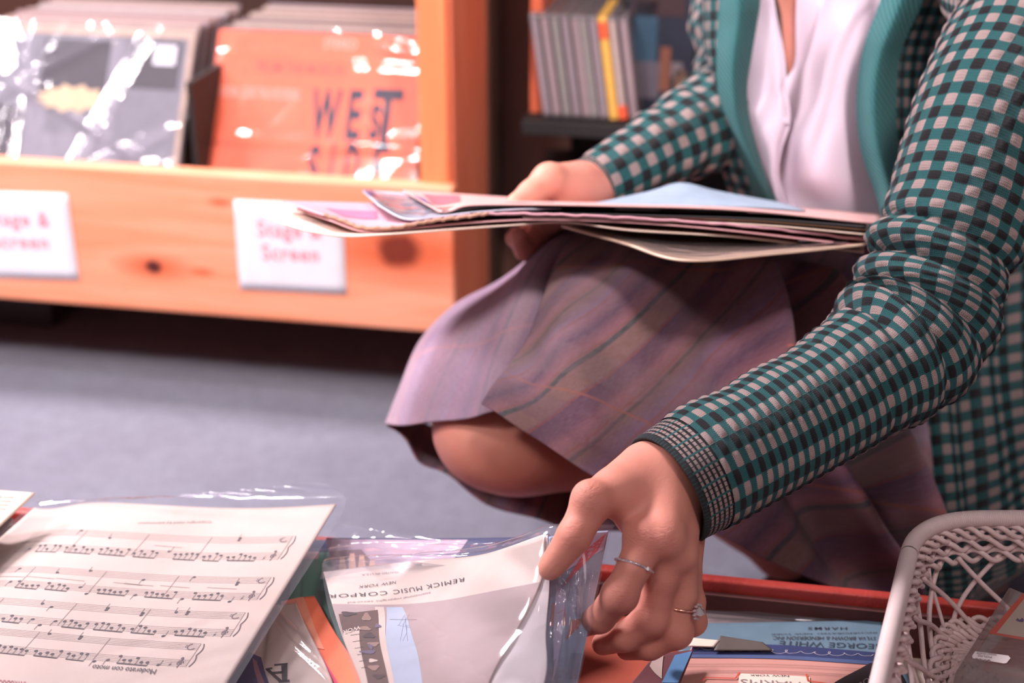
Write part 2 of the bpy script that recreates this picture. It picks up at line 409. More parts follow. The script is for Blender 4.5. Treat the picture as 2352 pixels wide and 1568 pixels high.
def mk_paper(name,c,rough=.75,fib=.05):
    b=NB(name); o=b.obj(); n=b.noise(o,30,5,.65); f=b.noise(o,500,2)
    col=b.mix(b.rng(n,.35,.75,0,.6),c,tuple(x*y for x,y in zip(c,(.93,.85,.8)))); return b.pbr(col,rough,b.bump(f,.0001))
PAP={k:mk_paper('paper_'+k,c) for k,c in dict(cream=(.80,.65,.55),white=(.82,.74,.73),tan=(.62,.42,.30),pink=(.56,.27,.23),rose=(.72,.40,.42),mauve=(.49,.37,.35),navy=(.045,.05,.12),blue=(.16,.27,.42),pale_blue=(.50,.58,.70),brown=(.13,.07,.052),red=(.70,.06,.03),green=(.10,.36,.26),grey=(.38,.34,.36),black=(.02,.018,.02),orange=(.92,.22,.12),card=(.74,.74,.80),skyblue=(.22,.36,.48)).items()}
# ------------------------------------------------------------------ light
W=bpy.data.worlds.new('world'); SC.world=W; W.use_nodes=True
W.node_tree.nodes['Background'].inputs[0].default_value=(.80,.66,.78,1); W.node_tree.nodes['Background'].inputs[1].default_value=.15
def lamp(name,loc,aim,size,power,col):
    l=bpy.data.lights.new(name,'AREA'); l.shape='RECTANGLE'; l.size,l.size_y=size; l.energy=power; l.color=col
    o=bpy.data.objects.new(name,l); COL.objects.link(o); o.location=loc
    o.rotation_euler=(Vector(aim)-Vector(loc)).to_track_quat('-Z','Y').to_euler(); return o
lamp('ceiling_lamp_key',(-1.35,2.15,2.2),(0,1.15,.4),(.4,.4),80,(1,.89,.93))
lamp('added_lamp_left',(-2.3,1.25,2.0),(.1,1.2,.5),(.35,.35),44,(1,.90,.96))  # unseen extra lamp, added to brighten left-facing skirt, sleeve and hand
l_=lamp('ceiling_lamp_rack',(-1.2,-.2,2.4),(-.8,1.9,.5),(.3,.3),8.5,(1,.90,.90)); l_.data.spread=math.radians(60)
l_=lamp('added_lamp_rack_end',(.5,-.2,2.5),(-.05,2.,.5),(.3,.3),4.5,(1,.86,.84)); l_.data.spread=math.radians(48)  # unseen narrow lamp, added to light the rack's right-hand end panel
lamp('ceiling_lamp_front',(-.7,-.6,2.4),(-.5,1.2,.3),(.4,.4),8,(1,.84,.84))
lamp('fill_lamp_right',(1.0,-.6,2.4),(.3,1.1,.4),(.5,.5),3,(1,.82,.80))  # unseen weak fill, added to lift surfaces from the right front
# ------------------------------------------------------------------ shell
def quadobj(name,pts,mat,**k):
    return mesh(name,pts,[(0,1,2,3)],mat,smooth=False,**k)
tag(quadobj('floor',[(-4,-2,0),(4,-2,0),(4,4.2,0),(-4,4.2,0)],MAT['carpet']),kind='structure')
tag(quadobj('wall_back',[(-4,3.3,0),(4,3.3,0),(4,3.3,2.7),(-4,3.3,2.7)],MAT['wall']),kind='structure')
# ------------------------------------------------------------------ rack frame
YAW=math.radians(11); RO=P(1045,768,1.95); RE=np.array([math.cos(YAW),-math.sin(YAW),0]); RN=np.array([math.sin(YAW),math.cos(YAW),0])
def RL(px,py,off=0.):
    """pixel ray against the rack's front plane shifted back by off -> rack-local x,z"""
    o=np.array([0,0,CAMH]); d=P(px,py,1.)-o; t=((RO-o)@RN+off)/(d@RN); q=o+d*t-RO; return q@RE, q[2]
def RW(x,y,z): return RO+RE*x+RN*y+np.array([0,0,z])
def rack_empty(name,label,cat,x=0,y=0,z=None,group=None):
    p=RW(x,y,0); e=empty(name,(p[0],p[1],0 if z is None else RO[2]+z),label,cat,group); e.rotation_euler=(0,0,-YAW); e['_o']=0; del e['_o']; return e
def loc(o,e): o.parent=e; return o       # mesh already in the empty's own coordinates
Z0=RO[2]                                   # height of the front board's lower edge
FT=RL(1025,432,0)[1]                       # board height
k1=RL(352,612); k2=RL(915,575); k3=RL(465,625); k4=RL(505,465)
MAT['woodf']=mk_wood('pine_board',srgb(248,172,140),srgb(232,140,100),(1.2,12,14),2.2,
   [(k1[0],k1[1],.012,srgb(78,24,20)),(k2[0],k2[1],.030,srgb(120,42,22)),(k3[0],k3[1],.004,srgb(190,100,70)),(k4[0],k4[1],.004,srgb(200,100,70))])
MAT['woodp']=mk_wood('pine_post',srgb(250,150,100),srgb(236,128,80),(14,14,1.2),2.2)
MAT['woods']=mk_wood('pine_side',srgb(250,150,112),srgb(232,124,90),(10,10,1.1),2.2)
rack=rack_empty('record_rack','orange pine record rack with a wide front board and two bins of records','record rack')
fb=MB().box((-.9,.014,Z0+FT/2),(1.8,.028,FT)).build('front_board',MAT['woodf']); fb.location=(0,0,0)
# knots are given from the board's lower right corner
fb.data.transform(Matrix.Translation((0,0,-Z0))); fb.location=(0,0,Z0); bevel(loc(fb,rack),.004,3)
pl=RL(972,425,.03)[0]
bevel(loc(MB().box((pl/2-.002,.255,Z0+.36),(-pl-.004,.45,.76)).build('end_panel',MAT['woods']),rack),.003)
bevel(loc(MB().box((pl/2-.0045,.026,Z0+.36+FT/2+.002),(-pl-.009,.018,.76-FT)).build('post_facing',MAT['woodp']),rack),.002)
loc(MB().box((-.9,.26,Z0+.012),(1.74,.46,.018)).build('bin_floor',MAT['woods']),rack)
loc(MB().box((-.9,.50,Z0+.36),(1.8,.015,.74)).build('back_panel',MAT['darkwood']),rack)
kx=RL(112,800,.2)[0]
loc(MB().box((kx-.4,.32,Z0/2),(.8,.2,Z0-.003)).build('plinth',mk_wood('brown_plinth',(.055,.03,.026),(.04,.02,.018))),rack)
dv=RL(472,250,.12)[0]
loc(MB().box((dv,.17,Z0+.17),(.008,.2,.29)).build('bin_divider',MAT['dark']),rack)
# ------------------------------------------------------------------ signs
def sign(corners,label,flip=0):
    C=[RL(*c,-.0015) for c in corners]; c0=np.mean(C,0)
    e=rack_empty('shelf_sign',label,'sign',c0[0],-.0015,Z0*0+c0[1])
    tl,tr,br,bl=[np.array([c[0]-c0[0],0,c[1]-c0[1]]) for c in C]
    Pt=Patch([[bl,br],[tl,tr]],12,10)
    solid(loc(mesh('card',*Pt.vf()[:2],PAP['card']),e),.0005,0)
    for t,y,s in (('Stage &',.62,1.),('Screen',.36,1.)):
        V,F=text_vf(t,.245,bold=0,space=1.12); V=Pt.at(.5+V[:,0]*.72,y+V[:,1]*1.0,0)+np.array([0,-.0016,0])
        loc(mesh('lettering',V,F,plain('red_marker',(.80,.17,.24)),smooth=False),e)
    return e
sign([(-88,438),(155,445),(182,643),(-66,636)],'white Stage & Screen card on the pine board at the photo left edge')
sign([(537,459),(786,470),(796,676),(551,664)],'white Stage & Screen card partly hidden behind the held sheet music')
# ------------------------------------------------------------------ records
LEAN=math.radians(32)
def lp_frame(y0,zt):
    """bottom point so that a 31.5 cm sleeve leaning back has its top at local height zt"""
    return y0, zt-.315*math.cos(LEAN)
xr0=RL(497,250,.10)[0]; 
ztop=None
YT=.215; ZT=RL(700,76,YT)[1]
def lp(name,x,yt,zt,colr,label,group,w=.315,rz=0,film=True,tilt=0,parent=None):
    e=rack_empty(name,label,'record',x,yt-.315*math.sin(LEAN),zt-.315*math.cos(LEAN),group)
    e.rotation_euler=(-LEAN,tilt,-YAW) if False else (0,0,-YAW)
    R=Matrix.Rotation(tilt,3,'Y')@Matrix.Identity(3); L=np.array(Matrix.Rotation(-LEAN,3,'X'))
    T=lambda V:(np.asarray(V,float)@np.array(R).T)@L.T
    m=MB().box((0,0,.1575),(w,.0035,.315)); m.V=[T(v) for v in m.V]
    bevel(loc(m.build('cover',colr),e),.001)
    return e,T
def lp_film(e,T,w=.325,h=.325,seed=0,mat=None,amp=.0035):
    r=np.random.default_rng(seed); nu,nv=60,60
    v,u=np.meshgrid(np.linspace(0,1,nv),np.linspace(0,1,nu),indexing='ij')
    d=np.zeros_like(u)
    for k in range(15):
        a=r.uniform(0,math.pi); c=r.uniform(-.6,1.6); t=(u*math.cos(a)+v*math.sin(a)-c); wd=r.uniform(.008,.04); d+=r.uniform(.3,1)*np.exp(-(t/wd)**2)
    d=d*amp*np.clip(np.minimum(u,1-u)*12,.2,1)
    V=np.stack([(u-.5)*w,-.0045-d,(v-.012)*h],-1).reshape(-1,3)
    I=np.arange(nu*nv).reshape(nv,nu); F=np.stack([I[:-1,:-1],I[:-1,1:],I[1:,1:],I[1:,:-1]],-1).reshape(-1,4)
    return loc(mesh('plastic_sleeve',T(V),F,mat or MAT['film_lp']),e)
def on_cover(e,T,name,V,F,mat,dx=0,dz=0,off=.0022):
    V=np.asarray(V); return loc(mesh(name,T(np.stack([V[:,0]+dx,np.full(len(V),-off),V[:,1]+dz],1)),F,mat,smooth=False),[c for c in e.children if c.name.startswith('cover')][0])
def rect(x0,z0,x1,z1): return [(x0,z0),(x1,z0),(x1,z1),(x0,z1)],[(0,1,2,3)]
XR=RL(505,75,YT)[0]+.1575
XL=RL(458,85,YT+.004)[0]-.1575
e,T=lp('record_in_sleeve',XR,YT,ZT,PAP['red'] if False else plain('red_orange_print',(1.,.13,.03),.45),'red-orange record cover reading WEST SIDE in a glossy plastic sleeve',None)
bk=plain('navy_print',(.02,.012,.04),.6)
def cov(px,py):    # pixel on the red cover -> cover coordinates
    # intersect ray with the leaning plane
    o=np.array([0,0,CAMH]); d=P(px,py,1.)-o; n=RN*math.cos(LEAN)-np.array([0,0,1])*math.sin(LEAN)
    base=RW(XR,YT-.315*math.sin(LEAN),ZT-.315*math.cos(LEAN)); t=((base-o)@n)/(d@n); q=o+d*t-base
    return q@RE, q@(RN*math.sin(LEAN)+np.array([0,0,1])*math.cos(LEAN))
def cov_text(t,box,bold=.004,xs=1.,space=1.):
    x0,y0,x1,y1=box; a=np.array(cov(x0,y1)); b=np.array(cov(x1,y0)); V,F=text_vf(t,1.,'LEFT',bold=bold,space=space)
    V=V[:,:2]; V=(V-V.min(0))/(V.max(0)-V.min(0)); return a+V*(b-a),F
for t,bx,bd in (('W',(708,207,790,318),.035),('E',(792,208,838,322),.03),('s',(845,240,880,322),.02),('T',(846,207,930,330),.03),
             ('S',(700,334,740,440),.03),('I',(752,330,772,440),.02),('D',(786,330,832,440),.03),('E',(850,330,898,440),.03)):
    V,F=cov_text(t,bx,bd); on_cover(e,T,'lettering',V,F,bk)
for bx in ((745,92,822,112),(505,206,690,222)):
    V,F=cov_text('STEREO' if bx[0]==745 else 'ORIGINAL SOUND TRACK RECORDING',bx,.01); on_cover(e,T,'lettering',V,F,plain('pale_print',(.95,.45,.35)))
V,F=cov_text('FROM THE MUSICAL',(590,150,800,166),.01); on_cover(e,T,'lettering',V,F,plain('dull_red_print',(.5,.07,.05)))
lp_film(e,T,seed=4,amp=.0065)
eg,Tg=lp('record_in_sleeve',XL,YT-.004,ZT-.004,plain('grey_print',(.19,.175,.205),.5),'grey photographic record cover in a glossy plastic sleeve',None)
gd=plain('charcoal_print',(.05,.04,.05),.6); gl=plain('light_grey_print',(.26,.24,.28),.6); gt=plain('gold_print',(.72,.50,.28),.5); lab=plain('white_sticker',(.85,.82,.86))
tanp=plain('tan_print',(.55,.38,.28),.6)
for (x0,z0,x1,z1,m_) in ((-.16,.303,.157,.314,tanp),(.149,0,.157,.303,tanp),(-.075,.205,.03,.295,gd),(.065,.225,.14,.298,gd),(-.157,0,-.10,.19,gd),(-.06,.02,.025,.15,gl),(-.09,.05,-.06,.20,gl),(.03,.0,.05,.3,gl)):
    on_cover(eg,Tg,'printed_panel',*rect(x0,z0,x1,z1),m_,off=.0021+.0002*(m_ is gl)+.0004*(m_ is tanp))
on_cover(eg,Tg,'price_sticker',*rect(.098,.262,.132,.292),lab,off=.003)
V=[(.5*math.cos(a)*(1 if k%2 else .78)*.12,.5*math.sin(a)*(1 if k%2 else .7)*.045) for k,a in enumerate(np.linspace(0,2*math.pi,24,endpoint=False))]
on_cover(eg,Tg,'printed_emblem',V,[tuple(range(24))],gt,dx=-.02,dz=.205,off=.0026)
V,F=text_vf('RECORDS',.02,bold=.0004); on_cover(eg,Tg,'lettering',V,F,tanp,dx=-.02,dz=.275,off=.003) if False else None
lp_film(eg,Tg,seed=11,amp=.008)
# records standing behind the two front ones
pal=[srgb(*c) for c in ((150,90,70),(200,140,130),(60,45,50),(190,170,185),(215,175,160),(120,80,80),(170,110,110),(200,180,200),(90,70,80),(225,190,175))]
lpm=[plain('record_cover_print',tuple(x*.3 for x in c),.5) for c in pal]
filmb=mk_film('record_film_thin',haze=.12,bsc=20,bd=.01,rough=.15)
def stack(X,n,order,lab_,grp,w=.315,dz0=0):
    first={}
    y=YT+.007
    for i in range(n):
        y+=.0075+.004*rng.random(); mi=order[i] if i<len(order) else int(rng.integers(0,len(pal)))
        z=ZT+dz0+.005*(rng.random()-.5); x=X+.006*(rng.random()-.5)
        if mi not in first:
            e_,T_=lp('record_in_sleeve',x,y,z,lpm[mi],lab_,grp,w); first[mi]=(e_,)
        else:
            s=first[mi][0]; e_=s.copy(); COL.objects.link(e_); p=RW(x,y-.315*math.sin(LEAN),z-.315*math.cos(LEAN)); e_.location=p
            for c in s.children:
                d=c.copy(); COL.objects.link(d); d.parent=e_
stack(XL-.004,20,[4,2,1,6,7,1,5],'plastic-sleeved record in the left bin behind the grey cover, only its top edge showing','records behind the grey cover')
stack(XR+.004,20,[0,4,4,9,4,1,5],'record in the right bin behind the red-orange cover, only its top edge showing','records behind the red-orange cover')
# ------------------------------------------------------------------ disc shelf
SO=.10
sx0,sz=RL(1200,268,SO)[0],RL(1240,270,SO)[1]
sh=rack_empty('disc_shelf','dark shelf unit holding disc cases behind the crouching person','shelf',RL(1330,280,SO)[0],SO)
ox=RL(1330,280,SO)[0]; zz=sz+Z0
loc(bevel(MB().box((sx0-ox+.36,.09,zz-.012),(.72,.20,.020)).build('ledge',MAT['dark']),.002),sh)
bx=[RL(1217,150,SO+.02)[0]-ox,RL(1243,150,SO+.02)[0]-ox]
loc(MB().box(((bx[0]+bx[1])/2,.10,zz+.16),(bx[1]-bx[0],.15,.32)).build('end_board',plain('orange_board',(.62,.13,.06),.5)),sh)
loc(MB().box((sx0-ox+.40,.27,.55),(.85,.02,1.1)).build('back_panel',MAT['dark']),sh)
loc(MB().box((sx0-ox-.080,.20,.55),(.012,.12,1.1)).build('side_panel',mk_wood('umber_panel',(.10,.05,.035),(.07,.035,.025))),sh)
loc(MB().box((sx0-ox-.03,.25,.55),(.12,.02,1.1)).build('rear_strip',mk_wood('brown_strip',(.20,.10,.07),(.14,.07,.05),(10,10,1))),sh)
q0=RL(1118,250,.40)[0]-ox; q1=RL(1214,250,.40)[0]-ox
loc(MB().box(((q0+q1)/2,.30,.62),(q1-q0,.02,1.24)).build('side_board',mk_wood('brown_board',(.17,.085,.06),(.12,.06,.042),(10,10,1))),sh)
loc(MB().box((sx0-ox+.40,.10,zz-.17),(.70,.16,.016)).build('lower_ledge',MAT['dark']),sh)
tag(bevel(MB().box(RW(ox+.02,SO+.10,sz-.16+.04),(.16,.12,.07)).build('black_box',plain('black_plastic',(.02,.018,.02),.4)),.004),'black plastic box on the lower ledge under the disc cases','box')
hgt=RL(1240,25,SO+.02)[1]-sz-.001
def disc(px,cap,spine,label,group,cov_=None,th=None):
    xb=RL(px,272,SO)[0]; lean=math.radians(-8.5)
    e=rack_empty('disc_case',label,'disc case',xb,SO+.005,sz+.001,group); e.rotation_euler=(0,lean,-YAW)
    w=th or .0118
    bevel(loc(MB().box((0,.065,hgt/2),(w,.13,hgt)).build('case',cap),e),.001)
    loc(MB().box((0,-.0006,hgt*.5),(w*.62,.001,hgt*.93)).build('spine_label',spine),e)
    return e
capm=plain('clear_grey_case',(.16,.14,.15),.25); sp1=plain('grey_spine',(.29,.24,.27),.6); sp2=plain('mauve_spine',(.34,.26,.28),.6); yel=plain('yellow_spine',(.80,.47,.10),.5); crm=plain('cream_spine',(.48,.38,.35),.6); rdm=plain('orange_red_patch',(.85,.12,.05),.5); grs=plain('greenish_spine',(.27,.26,.25),.6)
pxs=[1256,1279,1302,1325,1348,1366,1388,1410,1432,1457]
for i,px in enumerate(pxs):
    if i==7: e_=disc(px,yel,yel,'disc case with a yellow spine and an orange-red top','disc cases on the dark shelf'); loc(MB().box((0,-.0016,hgt*.87),(.0105,.001,hgt*.16)).build('printed_patch',rdm),e_)
    elif i==8: e_=disc(px,capm,crm,'disc case with a cream spine and an orange-red foot, right of the yellow one','disc cases on the dark shelf'); loc(MB().box((0,-.0016,hgt*.08),(.0105,.001,hgt*.13)).build('printed_patch',rdm),e_)
    elif i==9: disc(px,capm,sp2,'rightmost grey disc case of the row on the dark shelf','disc cases on the dark shelf')
    elif i==0: disc(px,capm,sp1,'leftmost grey disc case, leaning on the orange board','disc cases on the dark shelf')
    else: disc(px,capm,[sp1,sp2,grs][i%3],'grey disc case in the row between the orange board and the yellow spine','grey disc cases in the row')
e_=rack_empty('picture_album','dark blue picture cover with orange figures standing right of the disc cases','album',RL(1510,285,SO+.05)[0],SO+.05,sz+.001)
loc(MB().box((0,.006,.10),(.088,.012,.20)).build('cover',plain('dark_blue_print',(.018,.026,.045),.5)),e_)
for (a,b_,c,d,cc) in ((-.035,.07,-.005,.15,(.06,.16,.26)),(0,.03,.014,.09,(.42,.16,.10)),(-.03,.02,.0,.07,(.22,.20,.26)),(.02,.02,.035,.06,(.35,.2,.12)),(-.04,.13,.03,.18,(.09,.05,.06)),(.015,.05,.03,.07,(.35,.30,.34))):
    loc(mesh('printed_figure',[(a,-.0008,b_),(c,-.0008,b_),(c,-.0008,d),(a,-.0008,d)],[(0,1,2,3)],plain('print_patch',tuple(x*.5 for x in cc)),smooth=False),e_)
# ------------------------------------------------------------------ crate
def proj(w):
    q=np.asarray(w,float)-np.array([0,0,CAMH]); D=q[...,1]*cp-q[...,2]*sp
    return 1176+q[...,0]/D*FPX, 784-(q[...,1]*sp+q[...,2]*cp)/D*FPX, D
def uv_of(Pt,px,py):
    X,Y,_=proj(Pt.G); i=np.argmin((X-px)**2+(Y-py)**2); j,k=divmod(i,Pt.nu)
    # refine with local gradient
    dxu=(X[j,min(k+1,Pt.nu-1)]-X[j,max(k-1,0)])/2 or 1; dyv=(Y[min(j+1,Pt.nv-1),k]-Y[max(j-1,0),k])/2 or 1
    dxv=(X[min(j+1,Pt.nv-1),k]-X[max(j-1,0),k])/2; dyu=(Y[j,min(k+1,Pt.nu-1)]-Y[j,max(k-1,0)])/2
    A=np.array([[dxu,dxv],[dyu,dyv]]); r=np.linalg.lstsq(A,np.array([px-X[j,k],py-Y[j,k]]),rcond=None)[0]
    return (k+r[0])/(Pt.nu-1),(j+r[1])/(Pt.nv-1)
CZ=.29
cA=PZ(30,1160,CZ); cB=PZ(2040,1356,CZ); cu=norm(cB-cA); cn=np.array([cu[1],-cu[0],0])     # cu to the right, cn towards the camera
co=cA-cu*.06
crate=empty('wooden_crate',(co[0],co[1],0),'worn red wooden crate full of old sheet music','crate'); crate.rotation_euler=(0,0,math.atan2(cu[1],cu[0]))
CL,CW,CT=1.12,.46,.0105
def cbox(c,d,name,m,bv=.002):
    o=MB().box(c,d).build(name,m); o.parent=crate; bevel(o,bv,3); return o
m2=mk_paper('x',(.5,.1,.1))
nb=NB('crate_red'); o_=nb.obj(); n1=nb.noise(o_,160,4,.7); n2=nb.noise(nb.scale(o_,(1,8,8)),9,4)
ccol=nb.mix(nb.rng(n2,.35,.7),srgb(186,66,56),srgb(156,50,44)); ccol=nb.mix(nb.gt(n1,.70),ccol,srgb(120,40,34))
MAT['crate']=nb.pbr(ccol,.5,nb.bump(n1,.0008))
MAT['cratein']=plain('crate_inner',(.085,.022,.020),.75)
def wall(c,d,name):
    o=cbox(c,d,name,None,.0025); o.data.materials.append(MAT['crate'])
    return o
wall((CL/2,-CT/2,CZ/2),(CL,CT,CZ),'far_side'); wall((CL/2,-CW+CT/2,CZ/2),(CL,CT,CZ),'near_side')
wall((CT/2,-CW/2,CZ/2),(CT,CW-2*CT-.0006,CZ),'left_end'); wall((CL-CT/2,-CW/2,CZ/2),(CT,CW-2*CT-.0006,CZ),'right_end')
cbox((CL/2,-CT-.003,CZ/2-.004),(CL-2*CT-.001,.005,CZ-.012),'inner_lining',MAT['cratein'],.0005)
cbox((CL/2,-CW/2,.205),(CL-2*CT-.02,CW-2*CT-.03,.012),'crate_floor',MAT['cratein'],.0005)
# ------------------------------------------------------------------ sheet music helpers
def sheet_thing(kind,label,cat,Pt,mat,t=.0012,group=None):
    c=Pt.G[0].mean(0)*.5+Pt.G[-1].mean(0)*.5; c=np.array([c[0],c[1],Pt.G[...,2].min()])
    e=empty(kind,c,label,cat,group); o=Pt.obj('page',mat,e,t=t,toff=-1); return e
def page_of(e):
    for c in e.children:
        if c.name.split('.')[0]=='page': return c
    return e
def print_on(e,Pt,V,F,mat,name='lettering',off=.0005,sub=0):
    """V in patch u,v"""
    V=np.asarray(V,float); e=page_of(e)
    return mesh(name,Pt.at(V[:,0],V[:,1],off*ON),F,mat,e,smooth=False)
ON=1.
def grid_rect(u0,v0,u1,v1,n=8,m=8):
    V=[(u0+(u1-u0)*i/n,v0+(v1-v0)*j/m) for j in range(m+1) for i in range(n+1)]
    F=[(j*(n+1)+i,j*(n+1)+i+1,(j+1)*(n+1)+i+1,(j+1)*(n+1)+i) for j in range(m) for i in range(n)]
    return V,F
def print_rect(e,Pt,q,mat,name='printed_panel',off=.0003,n=10,m=8):
    """q = 4 uv corners (or px corners via uv_of)"""
    q=np.array(q,float); V=[]
    for j in range(m+1):
        for i in range(n+1):
            a=i/n;b=j/m; V.append((q[0]*(1-a)+q[1]*a)*(1-b)+(q[3]*(1-a)+q[2]*a)*b)
    F=[(j*(n+1)+i,j*(n+1)+i+1,(j+1)*(n+1)+i+1,(j+1)*(n+1)+i) for j in range(m) for i in range(n)]
    return print_on(e,Pt,V,F,mat,name,off)
def pxq(Pt,*c): return [uv_of(Pt,*p) for p in c]
def print_line(e,Pt,t,a,b,hh,mat,bold=.008,shear=0,flip=True,off=.0006,space=1.,name='lettering'):
    """text whose baseline starts at pixel a and ends at pixel b (reading direction), letter height as pixels hh=(dx,dy) at start"""
    V,F=text_vf(t,1.,'LEFT',bold=bold,shear=shear,space=space)
    w=V[:,0].max(); h=.73
    ua=np.array(uv_of(Pt,*a)); ub=np.array(uv_of(Pt,*b)); uh=np.array(uv_of(Pt,a[0]+hh[0],a[1]+hh[1]))-ua
    Q=ua+(ub-ua)*(V[:,0:1]/w)+uh*(V[:,1:2]/h)
    return print_on(e,Pt,Q,F,mat,name,off)
def film(e,Pt,mat=None,t=0): return Pt.obj('plastic_sleeve',mat or MAT['film'],e)
def ridges(seed,n=6,amp=.002,w=(.01,.05),ang=None):
    r=np.random.default_rng(seed); K=[(r.uniform(0,math.pi) if ang is None else r.normal(ang,.35),r.uniform(-.3,1.3),r.uniform(*w),r.uniform(-.6,1)) for _ in range(n)]
    def f(u,v):
        d=0*u
        for a,c,wd,s in K: d=d+s*np.exp(-((u*math.cos(a)+v*math.sin(a)-c)/wd)**2)
        return d*amp
    return f
def flat_sheet(FL,FR,zl,zr,L,znear=None,ang=0.,bend=0,nu=60,nv=60,disp=None,nw=5):
    """rectangular sheet: far-left and far-right pixels, near side L metres closer"""
    a=PZ(*FL,zl); b=PZ(*FR,zr); w=b-a; n=norm(np.array([w[1],-w[0],0])); n=np.array([n[0]*math.cos(ang)-n[1]*math.sin(ang),n[0]*math.sin(ang)+n[1]*math.cos(ang),0])
    C=[]
    for v in np.linspace(1,0,5):          # v=1 near ... rows must go near->far
        row=[]
        for u in np.linspace(0,1,nw):
            p=a+w*u+n*L*v
            if znear is not None: p[2]=p[2]*(1-v)+znear*v
            p[2]+=bend*math.sin(math.pi*u)*(1-v*.6)
            row.append(p)
        C.append(row)
    return Patch(C,nu,nv,disp)
ink=MAT['inkp']; inkg=MAT['inkg']
# ------------------------------------------------------------------ the big music page
PM=flat_sheet((78,1163),(771,1154),.305,.335,.335,.322,ang=math.radians(-3.0),nu=90,nv=90,disp=lambda u,v:.004*np.sin(u*5+1)*v-.006*np.exp(-((u-.05)/.1)**2)*v)
# sag of the far edge
em=sheet_thing('sheet_music','cream page of printed piano music, upside down, with Moderato con moto along its near end','sheet music',PM,PAP['cream'],.0015)
def stroke(p,q,w):
    """thin quad between two uv points"""
    p=np.array(p);q=np.array(q); d=q-p; n=np.array([-d[1],d[0]]); n=n/(np.linalg.norm(n)+1e-9)*w/2
    return [p-n,q-n,q+n,p+n]
ms=MB(); mn=MB()
asp=.335/np.linalg.norm(PM.G[0,0]-PM.G[0,-1])
def addq(mb,q,seg=1):
    q=[np.array(x) for x in q]
    for i in range(seg):
        a=i/seg; b=(i+1)/seg
        V=[q[0]+(q[1]-q[0])*a,q[0]+(q[1]-q[0])*b,q[3]+(q[2]-q[3])*b,q[3]+(q[2]-q[3])*a]
        mb.add([(*x,0) for x in V],[(0,1,2,3)])
systems=[((441,1532),(448,1478)),((540,1462),(552,1407)),((603,1377),(610,1326)),((652,1284),(660,1232))]
r_=random.Random(3)
def blob(mb,c,rx,ry,n=12,tilt=.35):
    V=[(c[0]+rx*math.cos(a)*math.cos(tilt)-ry*math.sin(a)*math.sin(tilt),c[1]+rx*math.cos(a)*math.sin(tilt)+ry*math.sin(a)*math.cos(tilt),0) for a in np.linspace(0,2*math.pi,n,endpoint=False)]
    mb.add(V,[tuple(range(n))])
for si,(lo,hi) in enumerate(systems):
    ulo=np.array(uv_of(PM,*lo)); uhi=np.array(uv_of(PM,*hi))      # near (treble side) and far (bass side) ends of the bracket
    ue=(ulo[0]+uhi[0])/2; v0,v1=ulo[1],uhi[1]; H=v1-v0; st=H*.27; sp_=st/4
    uL=-0.0+.03 if si<3 else .10
    for base in (v0,v1-st):
        for k in range(5): addq(ms,stroke((ue,base+k*sp_),(uL,base+k*sp_),.0008),24)
    addq(ms,stroke((ue,v0),(ue,v1),.0012)); 
    # brace
    bx=[(ue+.008+.006*math.sin(math.pi*2*t)*(1 if t<.5 else -1),v0+H*t) for t in np.linspace(0,1,13)]
    for a,b in zip(bx[:-1],bx[1:]): addq(ms,stroke(a,b,.003))
    bars=[ue-.02-x*(ue-uL) for x in (0.28,.52,.76)]
    for x in bars: addq(ms,stroke((x,v0),(x,v1),.0013))
    # clefs as curls
    th=np.linspace(0,3.6*math.pi,30); cc=[(ue-.022+.0085*(1-t/13)*math.cos(t),v0+st*.5+.010*(1-t/13)*math.sin(t)) for t in th]
    for a,b in zip(cc[:-1],cc[1:]): addq(ms,stroke(a,b,.0022))
    addq(ms,stroke((ue-.022,v0-sp_),(ue-.020,v0+st+sp_),.002)); blob(ms,(ue-.023,v0+st+sp_),.004,.004)
    th=np.linspace(0,1.3*math.pi,14); cc=[(ue-.020+.011*math.cos(t+.4),v1-st*.55-.010*math.sin(t+.4)) for t in th]
    for a,b in zip(cc[:-1],cc[1:]): addq(ms,stroke(a,b,.0024))
    for k in (0,1): blob(ms,(ue-.036,v1-st*.35-k*sp_),.0015,.0015)
    blob(ms,(ue-.045,v0+st*.2),.003,.002); addq(ms,stroke((ue-.047,v0-.002),(ue-.044,v0+st*.6),.001))
    x=ue-.075
    while x>uL+.02:
        n=r_.choice([1,1,4,5,6])
        # treble: nearer stave
        if n==1:
            k=r_.randint(-2,5); y=v0+k*sp_/2*1.6; blob(mn,(x,y),.0048,.0034); sgn=r_.choice([-1,1]); addq(mn,stroke((x+.0045*sgn,y),(x+.0045*sgn,y+sgn*sp_*3.2),.0013)); x-=.033
        else:
            ys=[v0+st*.6+sp_*r_.uniform(-1.5,1.5) for _ in range(n)]; bm=v0-sp_*.8-r_.uniform(0,.4)*sp_; xs=[x-.0165*i for i in range(n)]
            for a,b in zip(xs,ys): blob(mn,(a,b),.0048,.0034); addq(mn,stroke((a+.0042,b),(a+.0042,bm),.0013))
            addq(mn,stroke((xs[0]+.0045,bm),(xs[-1]+.0038,bm+sp_*.2),.0030)); x=xs[-1]-.025
        # bass: farther stave
        if r_.random()<.75:
            y=v1-st+sp_*r_.uniform(-.5,4.5); blob(mn,(x+.02,y),.0048,.0034); addq(mn,stroke((x+.0158,y),(x+.0158,y+(sp_*3.0)*r_.choice([-1,1])),.0013))
            if r_.random()<.4: blob(mn,(x+.02,y-sp_*1.4),.0048,.0034); blob(mn,(x+.02,y-sp_*.2),.005,.0038)
        if r_.random()<.18: addq(ms,stroke((x+.03,v0+H*.46),(x-.06,v0+H*.5),.0011),4)
